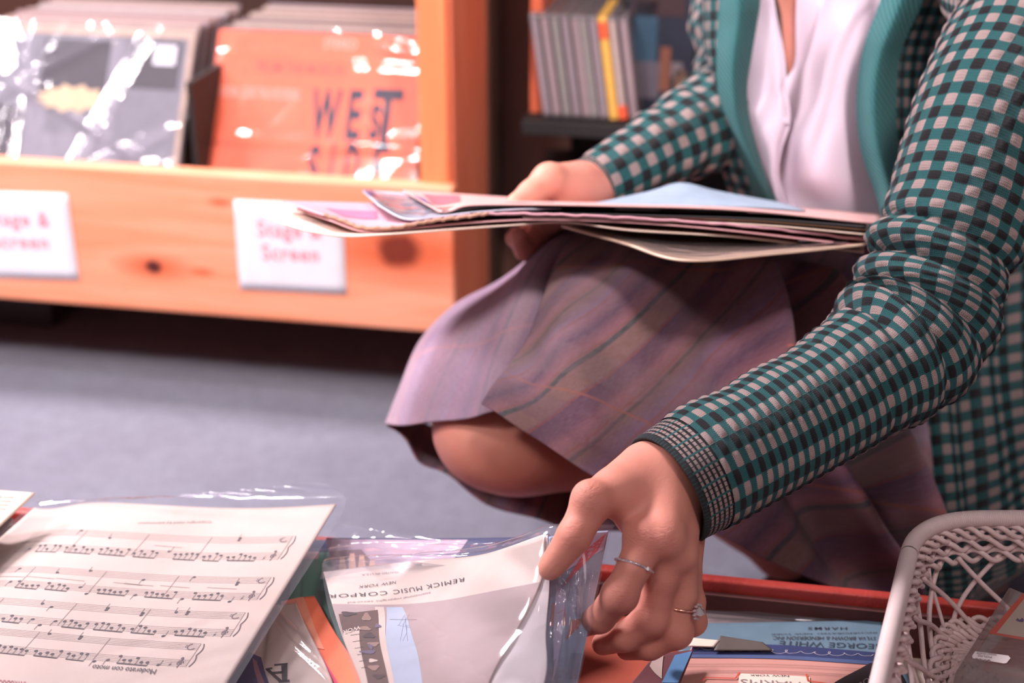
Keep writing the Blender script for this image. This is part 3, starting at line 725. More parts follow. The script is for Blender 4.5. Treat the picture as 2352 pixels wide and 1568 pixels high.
for mb,nm,mt in ((ms,'stave_lines',plain('stave_ink',(.16,.10,.10),.7)),(mn,'notes',plain('note_ink',(.06,.04,.04),.7))):
    V=np.concatenate(mb.V); mesh(nm,PM.at(V[:,0],V[:,1],.0004),mb.F,mt,page_of(em),smooth=False)
print_line(em,PM,'Moderato con moto',(362,1538),(214,1527),(-3,12),ink,.0,.25)
print_line(em,PM,'Copyright used by permission',(486,1197),(318,1200),(0,5),inkg,.0)
print_line(em,PM,'INTRODUCTION',(60,1566),(-30,1560),(-1,14),plain('crimson_ink',(.45,.08,.1)),.01)
# clear sleeve round it, sticking out beyond the far edge
def lift(Pt,px,py,up=0): 
    u,v=uv_of(Pt,px,py); return Pt.at(u,v)+np.array([0,0,up])
a=PZ(95,1158,.308); b=PZ(420,1140,.318); c=PZ(740,1104,.345); d_=PZ(782,1118,.340)
near=[PM.at(u,0)+np.array([0,-.01,.003]) for u in (-.02,.33,.66,1)]; near[3]=near[3]+np.array([.007,0,.002])
mid=[PM.at(u,.5)+np.array([0,0,.0035]) for u in (0,.33,.66,1)]; mid[3]=mid[3]+np.array([.009,0,-.001])
mid2=[PM.at(u,.85)+np.array([0,0,.004]) for u in (0,.33,.66,1)]; mid2[3]=mid2[3]+np.array([.012,0,-.0])
edge=[PM.at(u,1)+np.array([0,0,.004]) for u in (0.,.33,.66,1)]; edge[3]=edge[3]+np.array([.008,0,0])
far=[a,PZ(300,1144,.315),PZ(520,1128,.328),c]
PFs=Patch([near,mid,mid2,edge,far],110,110,lambda u,v: ridges(21,9,.0010,(.02,.07))(u,v)*(.3+.7*v)+.0010*np.sin(u*60+3*np.sin(v*20))*np.clip(v-.82,0,1)*5)
film(em,PFs,mk_film('clear_film_a',haze=.06,bsc=7,bd=.0015,fk=.8))
# ------------------------------------------------------------------ sheets further left
PL1=Patch([[PZ(-420,1500,.335),PZ(-300,1500,.335),PZ(-150,1420,.335)],[PZ(-380,1250,.34),PZ(-200,1250,.343),PZ(-40,1250,.338)],[PZ(-330,1115,.345),PZ(-120,1118,.348),PZ(80,1131,.342)]],40,40)
el=sheet_thing('sheet_music','cream printed page at the photo left edge, lying over the corner of the crate','sheet music',PL1,PAP['cream'],.0015)
for k in range(4):
    print_line(el,PL1,'words and music of the song',(32-6*k,1141+9*k),(-150-6*k,1136+9*k),(-1,5),inkg,.01)
PL2=Patch([[PZ(-420,1540,.31),PZ(-300,1540,.31),PZ(-130,1470,.30)],[PZ(-380,1300,.322),PZ(-200,1300,.325),PZ(-45,1290,.31)],[PZ(-330,1150,.33),PZ(-120,1155,.33),PZ(30,1190,.328)]],30,30)
sheet_thing('sheet_music','greyish page directly beneath the cream page at the photo left edge','sheet music',PL2,PAP['grey'],.0015)
# ------------------------------------------------------------------ booklets between the music page and the held one
def pz_patch(rows,nu=50,nv=50,disp=None): return Patch([[PZ(*p) for p in r] for r in rows],nu,nv,disp)
PG=pz_patch([[(640,1750,.280),(780,1760,.280),(900,1760,.280)],[(650,1480,.284),(740,1490,.284),(850,1500,.284)],[(676,1300,.290),(730,1300,.290),(800,1300,.290)],[(690,1240,.296),(742,1240,.296),(800,1242,.294)]],50,60)
e=sheet_thing('sheet_music','green, navy and rose song cover showing between the music page and the held booklet','sheet music',PG,PAP['green'],.002)
print_rect(e,PG,[(0,.80),(1,.80),(1,1),(0,1)],PAP['navy']); print_rect(e,PG,[(0,.72),(.5,.72),(.5,.80),(0,.80)],PAP['rose'],off=.0004)
film(e,Patch(PG.G[::12,::12]+np.array([0,0,.003]),60,60,ridges(5,8,.002)),mk_film('clear_film_b',haze=.09,bsc=12,bd=.003))
PO=pz_patch([[(760,1680,.292),(860,1680,.292),(950,1680,.292)],[(700,1500,.292),(745,1492,.292),(795,1490,.292)],[(645,1382,.294),(690,1372,.294),(722,1368,.294)]],40,50)
e=sheet_thing('sheet_music','orange and pink song cover, a slanting strip right of the music page','sheet music',PO,PAP['orange'],.002)
print_rect(e,PO,[(0,0),(.45,0),(.35,.55),(0,.6)],plain('magenta_print',(.62,.07,.16)))
print_rect(e,PO,[(0,.55),(.5,.5),(.6,1),(0,1)],plain('coral_print',(.85,.33,.22)),off=.0005)
PA=pz_patch([[(380,1720,.297),(640,1720,.297),(800,1700,.297)],[(470,1560,.297),(640,1560,.297),(762,1560,.297)],[(560,1450,.297),(640,1445,.297),(704,1440,.297)],[(610,1390,.297),(645,1388,.297),(680,1385,.297)]],50,50)
e=sheet_thing('sheet_music','cream song cover with a large upside-down letter A beside the music page','sheet music',PA,PAP['cream'],.002)
print_rect(e,PA,pxq(PA,(505,1600),(630,1600),(600,1510),(572,1498)),plain('blue_print',(.09,.09,.22)),off=.0004)
print_rect(e,PA,pxq(PA,(600,1590),(618,1590),(590,1520),(580,1512)),plain('pink_print',(.5,.25,.3)),off=.0006)
# the serif letter A, upside down
def letter_poly(e,Pt,polys,mat):
    m=MB()
    for pg in polys:
        V=[(*uv_of(Pt,*p),0) for p in pg]; m.add(V,[tuple(range(len(V)))])
    V=np.concatenate(m.V); mesh('lettering',Pt.at(V[:,0],V[:,1],.0009),m.F,mat,page_of(e),smooth=False)
letter_poly(e,PA,[[(646,1527),(660,1524),(659,1567),(648,1566)],[(611,1540),(618,1538),(648,1564),(640,1567)],[(630,1527),(661,1524),(661,1527),(630,1530)],[(610,1537),(625,1534),(626,1537),(611,1541)],[(622,1545),(650,1543),(650,1547),(626,1549)],[(640,1565),(665,1562),(665,1567),(640,1569)]],ink)
film(e,Patch(PA.G[::12,::12]+np.array([0,0,.003]),60,60,ridges(9,8,.0025)),mk_film('clear_film_c',haze=.07,bsc=9,bd=.002))
# ------------------------------------------------------------------ booklet behind the held one (navy margin, drawing)
PN=Patch([[P(900,1700,.95),P(1000,1700,.95),P(1200,1700,.94)],[P(790,1400,1.10),P(950,1400,1.09),P(1180,1400,1.06)],[P(748,1235,1.165),P(1000,1236,1.15),P(1262,1232,1.105)]],60,60)
e=sheet_thing('sheet_music','song cover with a navy margin and a pale drawing, just behind the held booklet','sheet music',PN,PAP['navy'],.002)
print_rect(e,PN,pxq(PN,(745,1380),(1010,1330),(1075,1240),(748,1238)),plain('dusty_pink_print',(.42,.30,.38)),off=.0004)
print_rect(e,PN,pxq(PN,(742,1340),(860,1300),(830,1262),(745,1268)),plain('brown_violet_print',(.20,.10,.12)),off=.0006)
for k,(x,y) in enumerate(((778,1290),(800,1286),(822,1284),(846,1290))):
    print_rect(e,PN,pxq(PN,(x,y+32),(x+20,y+30),(x+14,y-14+6*abs(k-1)),(x+4,y-14+6*abs(k-1))),plain('peach_print',(.75,.42,.30)),off=.0008)
m=[P(735,1330,1.09),P(850,1310,1.07),P(1000,1300,1.05),P(1120,1290,1.03),P(1262,1250,1.0)]
t_=[P(752,1262,1.13),P(850,1262,1.11),P(1000,1268,1.08),P(1120,1262,1.05),P(1264,1228,1.015)]
tt=[P(776,1200,1.14),P(860,1216,1.125),P(974,1233,1.10),P(1130,1242,1.07),P(1266,1215,1.02)]
film(e,Patch([m,t_,tt],90,50,ridges(33,7,.0035,(.03,.09),1.4)),mk_film('clear_film_d',haze=.05,bsc=10,bd=.010,rough=.07))
# ------------------------------------------------------------------ the held booklet
PH=Patch([[P(880,1760,.83),P(930,1765,.83),P(980,1760,.82),P(1020,1755,.815),P(1060,1760,.81)],
 [P(830,1570,.935),P(910,1575,.932),P(980,1572,.925),P(1050,1568,.92),P(1122,1568,.915)],
 [P(790,1470,1.0),P(900,1475,.992),P(1000,1470,.98),P(1090,1460,.962),P(1185,1450,.948)],
 [P(763,1388,1.055),P(906,1388,1.042),P(1008,1378,1.022),P(1110,1358,.995),P(1243,1330,.968)],
 [P(743,1313,1.105),P(872,1296,1.09),P(974,1286,1.065),P(1110,1272,1.03),P(1250,1226,.985)]],110,100)
eh=sheet_thing('sheet_music','held booklet with REMICK MUSIC CORPORATION NEW YORK on its cream margin','sheet music',PH,PAP['cream'],.0012)
def vcol(Pt,pts):  return [uv_of(Pt,*p) for p in pts]
print_rect(eh,PH,[(0,0),(1,0),(1,.735),(0,.752)],PAP['mauve'],off=.0004,n=40,m=30)
q=pxq(PH,(905,1600),(975,1600),(925,1395),(888,1395)); print_rect(eh,PH,q,PAP['pale_blue'],off=.0006,n=10,m=16)
q=pxq(PH,(875,1600),(910,1600),(882,1395),(862,1395)); print_rect(eh,PH,q,PAP['cream'],off=.0007,n=6,m=16)
q=pxq(PH,(838,1600),(898,1600),(868,1402),(778,1412)); print_rect(eh,PH,q,PAP['brown'],off=.0008,n=10,m=16)
q=pxq(PH,(822,1600),(850,1600),(826,1450),(790,1452)); print_rect(eh,PH,q,PAP['cream'],off=.0010,n=6,m=10)
lt=plain('light_brown_print',(.36,.22,.17)); vi=plain('violet_print',(.16,.12,.20)); dk=plain('dark_sepia_print',(.05,.028,.022))
for (x,y,w_,h_,m_) in ((800,1412,34,10,dk),(842,1420,20,18,lt),(835,1446,36,9,lt),(848,1462,26,12,dk),(858,1482,26,10,lt),(846,1500,36,8,vi),(856,1520,20,8,PAP['cream']),(858,1536,26,12,lt),(870,1556,28,10,dk),(852,1486,12,16,vi),(868,1440,14,9,vi)):
    V=[]; 
    for a in np.linspace(0,2*math.pi,14,endpoint=False):
        rr=1+.25*math.sin(3*a+x); V.append((*uv_of(PH,x+w_/2*rr*math.cos(a),y+h_/2*rr*math.sin(a)),0))
    V=np.array(V); mesh('printed_picture',PH.at(V[:,0],V[:,1],.0012),[tuple(range(14))],m_,page_of(eh),smooth=False)
print_line(eh,PH,'REMICK MUSIC CORPORATION',(1069,1326),(706,1372),(-1,9.5),ink,-.006,space=1.15)
print_line(eh,PH,'NEW YORK',(911,1334),(825,1346),(-1,7),ink,-.004,space=1.1)
print_line(eh,PH,'PRINTED IN U.S.A.',(917,1312),(830,1319),(-1,4),inkg,0)
print_line(eh,PH,'International copyright secured',(990,1359),(800,1383),(-1,4),inkg,0)
print_line(eh,PH,'WOR',(828,1440),(788,1452),(0,9),PAP['cream'],.02,off=.0014)
for k in range(6): 
    q=stroke(uv_of(PH,805+5*k,1462+15*k),uv_of(PH,826+4*k,1459+15*k),.002); mesh('printed_line',PH.at(*np.array(q).T,.0013),[(0,1,2,3)],ink,page_of(eh),smooth=False)
for k in range(22):
    a=(935+8*math.sin(k*1.9),1432+22*math.cos(k*1.3)); b=(925+12*math.sin(k*2.7),1450+24*math.cos(k*2.1))
    q=stroke(uv_of(PH,*a),uv_of(PH,*b),.0012); mesh('printed_scrawl',PH.at(*np.array(q).T,.0009),[(0,1,2,3)],plain('grey_blue_ink',(.22,.25,.36)) if k==0 else bpy.data.materials['grey_blue_ink'],page_of(eh),smooth=False) if k<8 else None
q=stroke(uv_of(PH,896,1424),uv_of(PH,958,1424),.0014); mesh('printed_line',PH.at(*np.array(q).T,.0009),[(0,1,2,3)],ink,page_of(eh),smooth=False)
# inner page leaving the fold
PI_=Patch([[P(1040,1760,.815),P(1100,1760,.82),P(1160,1760,.825)],[P(1100,1568,.919),P(1180,1568,.915),P(1250,1568,.912)],[P(1170,1450,.951),P(1210,1450,.949),P(1254,1450,.947)],[P(1236,1340,.9695),P(1246,1338,.968),P(1262,1338,.967)],[P(1243,1232,.988),P(1250,1230,.989),P(1258,1228,.99)]],40,60)
PI_.obj('inner_page',PAP['white'],eh,t=.0008,toff=-1)
# clear sleeve of the held booklet
rows=[[P(870,1760,.825),P(980,1760,.815),P(1090,1760,.80),P(1180,1760,.81),P(1290,1760,.83)],
 [P(820,1570,.93),P(975,1572,.92),P(1120,1568,.908),P(1225,1568,.905),P(1330,1568,.925)],
 [P(775,1460,1.0),P(1000,1468,.975),P(1185,1450,.942),P(1260,1450,.940),P(1355,1450,.955)],
 [P(752,1388,1.05),P(1000,1378,1.018),P(1200,1335,.965),P(1275,1330,.962),P(1378,1340,.972)],
 [P(740,1308,1.10),P(970,1282,1.062),P(1130,1262,1.018),P(1265,1218,.978),P(1402,1230,.985)],
 [P(745,1290,1.11),P(965,1272,1.07),P(1130,1252,1.025),P(1272,1206,.985),P(1412,1204,.99)]]
film(eh,Patch(rows,150,130,lambda u,v:ridges(41,8,.0012,(.02,.06),2.4)(u,v)+ridges(42,8,.0030,(.008,.03),.2)(u,v)*np.clip((u-.72)*6,0,1)-.0),mk_film('clear_film_e',haze=.05,bsc=8,bd=.002,rough=.07))
# ------------------------------------------------------------------ blue / red cover behind the grip
rows=[[P(1190,1760,.85),P(1240,1760,.85),P(1285,1760,.85)],[P(1245,1568,.937),P(1290,1568,.94),P(1326,1568,.943)],[P(1254,1450,.965),P(1300,1450,.968),P(1350,1450,.972)],[P(1266,1338,.98),P(1320,1338,.985),P(1373,1340,.99)],[P(1262,1232,.992),P(1330,1222,.998),P(1398,1218,1.003)]]
PB=Patch(rows,50,80)
e=sheet_thing('sheet_music','steel-blue and red song cover in a clear sleeve, gripped behind the REMICK booklet','sheet music',PB,plain('pale_steel_print',(.40,.50,.64)),.002)
for c,m_ in (([(1262,1240),(1395,1222),(1385,1262),(1268,1330)],plain('lilac_print',(.66,.60,.80))),([(1290,1350),(1345,1262),(1392,1225),(1375,1262)],plain('crimson_print',(.80,.16,.18))),
   ([(1268,1568),(1290,1480),(1300,1360),(1276,1340)],plain('lilac_print2',(.70,.64,.82))),([(1300,1470),(1330,1440),(1338,1420),(1312,1424)],plain('rust_print',(.60,.2,.16))),([(1262,1440),(1300,1436),(1296,1380),(1268,1385)],plain('coral_print2',(.7,.25,.2))),([(1300,1560),(1326,1560),(1336,1500),(1312,1500)],plain('steel_print',(.3,.36,.48)))):
    print_rect(e,PB,pxq(PB,*c),m_,off=.0005,n=6,m=6)
film(e,Patch(PB.G[::16,::12]-PB.N[::16,::12]*.0 + np.array([0,-.003,.002]),60,90,ridges(51,12,.0016,(.015,.05),.2)),mk_film('clear_film_f',haze=.05,bsc=30,bd=.006,rough=.06))
# ------------------------------------------------------------------ pile on the right
def rb(label,FL,FR,z,L,mat,t=.003,ang=0): 
    Pt=flat_sheet(FL,FR,z,z,L,z,ang=ang,nu=40,nv=50); return sheet_thing('sheet_music',label,'sheet music',Pt,mat,t),Pt
e,Pt=rb('grey-brown sheet in a clear sleeve at the far side of the pile beside the basket',(1560,1403),(2012,1420),0.2625,.30,plain('grey_brown_print',(.34,.25,.23)))
print_line(e,Pt,'INVINCIBLE FOLIO',(1745,1414),(1690,1410),(0,6),plain('dull_rose_ink',(.35,.15,.13)),0)
V_=Patch([[PZ(1540,1460,0.2685),PZ(2045,1470,0.2685)],[PZ(1555,1400,0.2685),PZ(1800,1400,0.2705),PZ(2030,1410,0.2685)][::2]],60,30,ridges(61,5,.0016,(.03,.08),1.5)); film(e,V_,mk_film('clear_film_g',haze=.05,bsc=12,bd=.004))
e,Pt=rb('pale blue song sheet reading HARMS and GEORGE WHITE upside down beside the basket',(1545,1432),(2028,1424),0.2705,.30,plain('sky_print',(.12,.19,.25)))
print_line(e,Pt,'HARMS',(1947,1441),(1856,1441),(-1,6),ink,.004,space=1.2)
print_line(e,Pt,'INCORPORATED  NEW YORK',(2015,1452),(1770,1456),(-1,3),ink,0)
print_line(e,Pt,'SYLVA BROWN & HENDERSON INC.',(2012,1463),(1774,1462),(-1,8),ink,.002,space=1.02)
print_line(e,Pt,'GEORGE WHITE',(2034,1480),(1790,1472),(-1,12),plain('blue_black_ink',(.035,.05,.08)),0)
Pn=pz_patch([[(1500,1700,0.2785),(1700,1710,0.2785),(1900,1720,0.2785)],[(1555,1560,0.2785),(1770,1566,0.2785),(1990,1580,0.2785)],[(1592,1477,0.2785),(1800,1482,0.2785),(2030,1500,0.2785)]],60,40)
e=sheet_thing('sheet_music','pink song sheet with a navy scrolled border reading HARMS NEW YORK upside down','sheet music',Pn,PAP['pink'],.003)
q=pxq(Pn,(1585,1506),(2005,1520),(2030,1500),(1592,1477)); print_rect(e,Pn,q,plain('navy_border',(.03,.04,.12)),off=.0004,n=20)
q=pxq(Pn,(1582,1511),(2003,1527),(2006,1519),(1585,1504)); print_rect(e,Pn,q,plain('blue_border',(.07,.10,.22)),off=.0005,n=20)
wh=plain('white_scroll',(.62,.55,.6)); mbs=MB()
pts=[(1590+t*3.9,1494+t*.14+5*math.sin(t*.35)+3*math.sin(t*.13)) for t in range(0,100)]
pts=[(1592+t*2.2+(9 if (t//26)%2 else 3)*math.sin(t*.42),1490+t*.085+(4.5 if (t//26)%2 else 2.5)*math.cos(t*.42)) for t in range(0,185)]
for a,b in zip(pts[:-1],pts[1:]): addq(mbs,stroke(uv_of(Pn,*a),uv_of(Pn,*b),.003))
V=np.concatenate(mbs.V); mesh('scroll_border',Pn.at(V[:,0],V[:,1],.0008),mbs.F,wh,page_of(e),smooth=False)
mbs=MB()
for y in (1526,1541,1531,1545): addq(mbs,stroke(uv_of(Pn,1560,y),uv_of(Pn,2005,y+12),.0025),12)
V=np.concatenate(mbs.V); mesh('printed_rule',Pn.at(V[:,0],V[:,1],.0006),mbs.F,ink,page_of(e),smooth=False)
q=pxq(Pn,(1694,1585),(1858,1590),(1860,1556),(1697,1548)); print_rect(e,Pn,q,PAP['cream'],off=.0008)
rd=plain('red_print',(.55,.08,.04)); mbs=MB()
for a,b in (((1612,1568),(1620,1558)),((1620,1558),(1690,1560)),((1690,1560),(1699,1546)),((1852,1550),(1856,1566)),((1856,1566),(1900,1572))): addq(mbs,stroke(uv_of(Pn,*a),uv_of(Pn,*b),.010))
V=np.concatenate(mbs.V); mesh('red_bracket',Pn.at(V[:,0],V[:,1],.0012),mbs.F,rd,page_of(e),smooth=False)
print_line(e,Pn,'NEW YORK',(1813,1553),(1722,1551),(0,4),ink,0,off=.0012)
print_line(e,Pn,'HARMS',(1842,1569),(1700,1562),(0,14),inkg,-.004,off=.0012)
Pt=pz_patch([[(1640,1492,0.2820),(1710,1492,0.2820),(1775,1492,0.2820)],[(1655,1459,0.2820),(1685,1464,0.2820),(1752,1474,0.2820)]],20,10)
sheet_thing('torn_scrap','dark torn paper scrap at the edge of the pale blue song sheet','paper scrap',Pt,plain('torn_grey',(.10,.08,.07)),.001)
Pt=pz_patch([[(1580,1482,0.2825),(1640,1484,0.2825)],[(1590,1464,0.2825),(1652,1470,0.2825)]],10,10)
sheet_thing('torn_scrap','cream paper scrap beside the dark torn scrap','paper scrap',Pt,PAP['cream'],.001)
Pt=pz_patch([[(1860,1700,0.2885),(1980,1710,0.2885),(2100,1700,0.2885)],[(1890,1590,0.2885),(1990,1590,0.2885),(2090,1590,0.2885)],[(1998,1522,0.2885),(2030,1524,0.2885),(2060,1526,0.2885)]],30,30)
e=sheet_thing('sheet_music','near-black printed cover slanting under the left side of the basket','sheet music',Pt,plain('soft_black_print',(.07,.055,.06)),.002)
print_line(e,Pt,'MUSS',(2010,1545),(1958,1580),(6,12),PAP['grey'],.01)
Pt=pz_patch([[(1380,1760,0.2885),(1450,1760,0.2885),(1530,1740,0.2885)],[(1400,1640,0.2905),(1470,1640,0.2905),(1545,1620,0.2905)],[(1490,1520,0.2925),(1530,1500,0.2925),(1592,1492,0.2925)]],30,30)
e=sheet_thing('sheet_music','dark wine song cover with a blue corner just below the ringed hand','sheet music',Pt,plain('wine_print',(.14,.04,.05)),.002)
print_rect(e,Pt,pxq(Pt,(1520,1568),(1560,1568),(1590,1494),(1550,1505)),plain('bright_blue_print',(.09,.22,.42)),off=.0005)
print_rect(e,Pt,pxq(Pt,(1492,1530),(1520,1560),(1524,1506),(1500,1512)),plain('cream_print',(.5,.38,.34)),off=.0006)
Pt=pz_patch([[(1180,1800,0.2605),(1450,1800,0.2605),(1700,1800,0.2605)],[(1240,1620,0.2605),(1420,1620,0.2605),(1600,1620,0.2605)],[(1300,1415,0.2605),(1430,1415,0.2605),(1560,1415,0.2605)]],30,30)
e=sheet_thing('sheet_music','orange-red song cover in shade under the ringed hand','sheet music',Pt,plain('deep_orange_print',(.42,.075,.04)),.003)
# the rest of the pile, hidden except for slivers
for x0,x1,zt,mm in ((90,700,.25,'tan'),(760,1250,.25,'mauve'),(1300,1650,.238,'tan'),(1700,2250,.24,'cream')):
    Pt=pz_patch([[(x0-80 if x0<1000 else x0,1620,zt),(x1,1620,zt)],[(x0,1440 if x0>100 else 1290,zt),(x1,1440,zt)]],10,10)
    sheet_thing('sheet_music','loose sheet lower down in the pile, almost wholly covered','sheet music',Pt,PAP[mm],.02 if False else .003,group='covered sheets low in the crate')
# ------------------------------------------------------------------ white wicker basket
nb=NB('wicker_white'); o_=nb.obj(); n1=nb.noise(o_,90,4,.6); n2=nb.noise(nb.scale(o_,(1,1,1)),900,2)
wc=nb.mix(nb.rng(n1,.35,.75),(.80,.64,.62),(.62,.46,.43)); MAT['wick']=nb.pbr(wc,.5,nb.bump(nb.add(n1,nb.mul(n2,.4)),.0006))
nb=NB('wicker_wrapped'); uv_,u_,v_=nb.uv(); o_=nb.obj(); n1=nb.noise(o_,60,3)
wr=nb.M('ABSOLUTE',nb.M('SINE',nb.mul(nb.add(u_,nb.mul(n1,.003)),2300.)))
wc=nb.mix(nb.rng(wr,0,.30,0,1),(.62,.47,.45),(.82,.66,.64)); MAT['wrap']=nb.pbr(nb.mix(nb.mul(n1,.3),wc,(.5,.38,.35)),.5,nb.bump(wr,.00035))
BZ=.374
q1=PZ(2020,1568,BZ); q2=PZ(2079,1310,BZ); q5=PZ(2230,1191,BZ); q6=PZ(2352,1190,BZ)
dl=norm(q1-q2); df=norm(q6-q5)
A_=np.array([[dl[0],-df[0]],[dl[1],-df[1]]]); s_=np.linalg.solve(A_,(q5-q2)[:2]); Cc=q2+dl*s_[0]
LW,LF=.36,.36; R_=.05
def corner(c,d1,d2,n=14):
    a=c+d1*R_; b=c+d2*R_; t=np.linspace(0,1,n)[:,None]; return (1-t)**2*a+2*t*(1-t)*c+t**2*b
c1,c2,c3,c4=Cc,Cc+df*LF,Cc+df*LF+dl*LW,Cc+dl*LW
def seg(a,b,n=30):
    t=np.linspace(0,1,n+2)[1:-1,None]; return a*(1-t)+b*t
path=np.concatenate([corner(c1,dl,df),seg(c1+df*R_,c2-df*R_),corner(c2,-df,dl),seg(c2+dl*R_,c3-dl*R_),corner(c3,-dl,-df),seg(c3-df*R_,c4+df*R_),corner(c4,df,-dl),seg(c4-dl*R_,c1+dl*R_)])
path=resample(np.r_[path,path[:1]],721)[:-1]; NPB=720
LEN=np.linalg.norm(np.diff(np.r_[path,path[:1]],axis=0),axis=1).sum()
Tg=norm(np.roll(path,-3,0)-np.roll(path,3,0)); inn=np.stack([Tg[:,1],-Tg[:,0],0*Tg[:,0]],1)
cen=path.mean(0)
if np.mean(np.sum(inn*(cen-path),1))<0: inn=-inn
def prof(h):      # h = metres down the wall from the rim -> inset, drop
    hs=[0,.010,.035,.085,.100,.14,.30]; ins=[0,.006,.010,.028,.038,.062,.21]; dr=[0,.008,.032,.072,.082,.086,.086]
    return np.interp(h,hs,ins),np.interp(h,hs,dr)
def WP(i,h,off=0):
    i=np.asarray(i,float)%NPB; a=i.astype(int); f=(i-a)[...,None]; b=(a+1)%NPB
    p=path[a]*(1-f)+path[b]*f; n=inn[a]*(1-f)+inn[b]*f; d,z=prof(h)
    q=p+n*(np.asarray(d)+off)[...,None] if np.ndim(d) or np.ndim(off) else p+n*(d+off)
    q=q.copy(); q[...,2]-=z; return q
bask=empty('wicker_basket',(cen[0],cen[1],BZ-.092),'white painted wicker basket with a wrapped rim standing on the crate','basket')
tube('rim',path,.0064,MAT['wrap'],bask,14,closed=True)
mb=MB(); idx=np.arange(0,NPB,1.)
sl=idx/NPB*LEN
def twist(mb,h0,amp,wl,r,ph0=0,depth=.0022,n=720,k=2):
    i=np.linspace(0,NPB,n,endpoint=False); s=i/NPB*LEN; nw=round(LEN/wl); w=2*math.pi*nw/LEN
    for q in range(k):
        ph=ph0+2*math.pi*q/k
        h=h0+amp*np.sin(w*s+ph); off=depth*np.cos(w*s+ph)
        V,F,U=tube_vf(WP(i,h,off),r,7,closed=True,caps=False); mb.add(V,F,U)
for k,h in enumerate((.0100,.0195,.0290)): twist(mb,h,.0044,.036,.0021,ph0=k*1.4,depth=.0028,k=2 if k else 3)
mb.build('braided_border',MAT['wick'],bask,True)
mb=MB(); nst=26
for k in range(nst):
    for sgn in (1,-1):
        i0=(k+.25*(sgn>0)+.08*math.sin(k*3))/nst*NPB; di=sgn*NPB/nst*(1.15+.2*math.sin(k*2.3+sgn)); t=np.linspace(0,1,14)
        h=.028+.066*t; ii=i0+di*(t**1.1)+1.5*np.sin(t*3.1)*sgn; off=(.0018*sgn)+.001*np.sin(t*6)
        V,F,U=tube_vf(WP(ii,h,off*np.ones(14)),.0019,7); mb.add(V,F,U)
    if k%2==0:
        i0=(k+.6)/nst*NPB; t=np.linspace(0,1,8); V,F,U=tube_vf(WP(i0+t*3*math.sin(k),.028+.066*t,0*t),.0014,7); mb.add(V,F,U)
mb.build('lattice',MAT['wick'],bask,True)
mb=MB()
for k,h in enumerate(np.r_[np.linspace(.086,.15,9),np.linspace(.162,.20,4)]): twist(mb,h,.0036,.032+.003*(k%3),.0020,ph0=k*1.1,depth=.0024,n=600,k=3 if k%2 else 2)
mb.build('woven_wall',MAT['wick'],bask,True)
ring=WP(np.arange(0,NPB,8),.094*np.ones(NPB//8),-.001*np.ones(NPB//8)); ring[:,2]=BZ-.0895
o=mesh('base',np.r_[ring,[ring.mean(0)]],[(i,(i+1)%len(ring),len(ring)) for i in range(len(ring))],MAT['wick'],bask,smooth=False); solid(o,.002,-1)
# ---- clear case and the orange bordered card in it
def plane_pts(*p): return [P(*q) for q in p]
bx_=[P(2193,1545,.965),P(2318,1347,1.035)]
rt=norm(PZ(2352,1560,.3)-PZ(2193,1545,.3)); up_=norm(bx_[1]-bx_[0]); rt=norm(rt-up_*np.dot(rt,up_)); nrm_=np.cross(rt,up_); nrm_*=np.sign(nrm_[2])
Lb=np.linalg.norm(bx_[1]-bx_[0])
e=empty('clear_case',bx_[0]+rt*.07-nrm_*.018,'grey-clear plastic case with a white price sticker lying in the basket','plastic case')
def inbox(a,b,c): return bx_[0]+rt*a+up_*b+nrm_*c
mb=MB(); mb.box((.075,Lb/2,-.009),(.15,Lb,.018)); V=np.array([inbox(*v) for v in np.concatenate(mb.V)])
bevel(mesh('case_shell',V,mb.F,MAT['film_case'],e,smooth=False),.0012)
def on_plane(px,py,c=0.):
    o=np.array([0,0,CAMH]); d=P(px,py,1.)-o; t=((bx_[0]+nrm_*c-o)@nrm_)/(d@nrm_); q=o+d*t-bx_[0]; return q@rt,q@up_
def stick(name,pxs,c,mat,par):
    V=[inbox(*on_plane(*p,c),c) for p in pxs]; return mesh(name,V,[tuple(range(len(V)))],mat,par,smooth=False)
stick('price_sticker',[(2233,1505),(2240,1495),(2316,1505),(2321,1511),(2312,1522),(2305,1523),(2234,1511)],.0006,PAP['white'],e)
for t,a,b,h in (('PIANO DUETS',(2289,1501),(2244,1497),4),('FOLIO',(2279,1507),(2246,1503),4),('$3.00',(2276,1515),(2240,1510),6)):
    V,F=text_vf(t,1.,'LEFT',bold=.01); A0=np.array(on_plane(*a,.001)); B0=np.array(on_plane(*b,.001)); H0=np.array(on_plane(a[0]-1,a[1]+h,.001))-A0
    Q=A0+(B0-A0)*(V[:,0:1]/V[:,0].max())+H0*(V[:,1:2]/.73); mesh('lettering',np.array([inbox(q[0],q[1],.001) for q in Q]),F,inkg,e,smooth=False)
ec=empty('price_card',inbox(.1,.1,-.004),'cream card with a bright orange border inside the clear case','card')
orm=plain('bright_orange_print',(.95,.10,.02),.5)
stick('card',[(2270,1454),(2348,1363),(2460,1372),(2420,1482)],-.004,orm,ec); stick('card_face',[(2289,1453),(2352,1375),(2460,1384),(2415,1474)],-.0037,PAP['cream'],ec)
stick('printed_mark',[(2333,1424),(2337,1419),(2342,1423),(2348,1418),(2352,1424),(2349,1428),(2341,1427)],-.0034,plain('violet_mark',(.12,.07,.25)),ec)
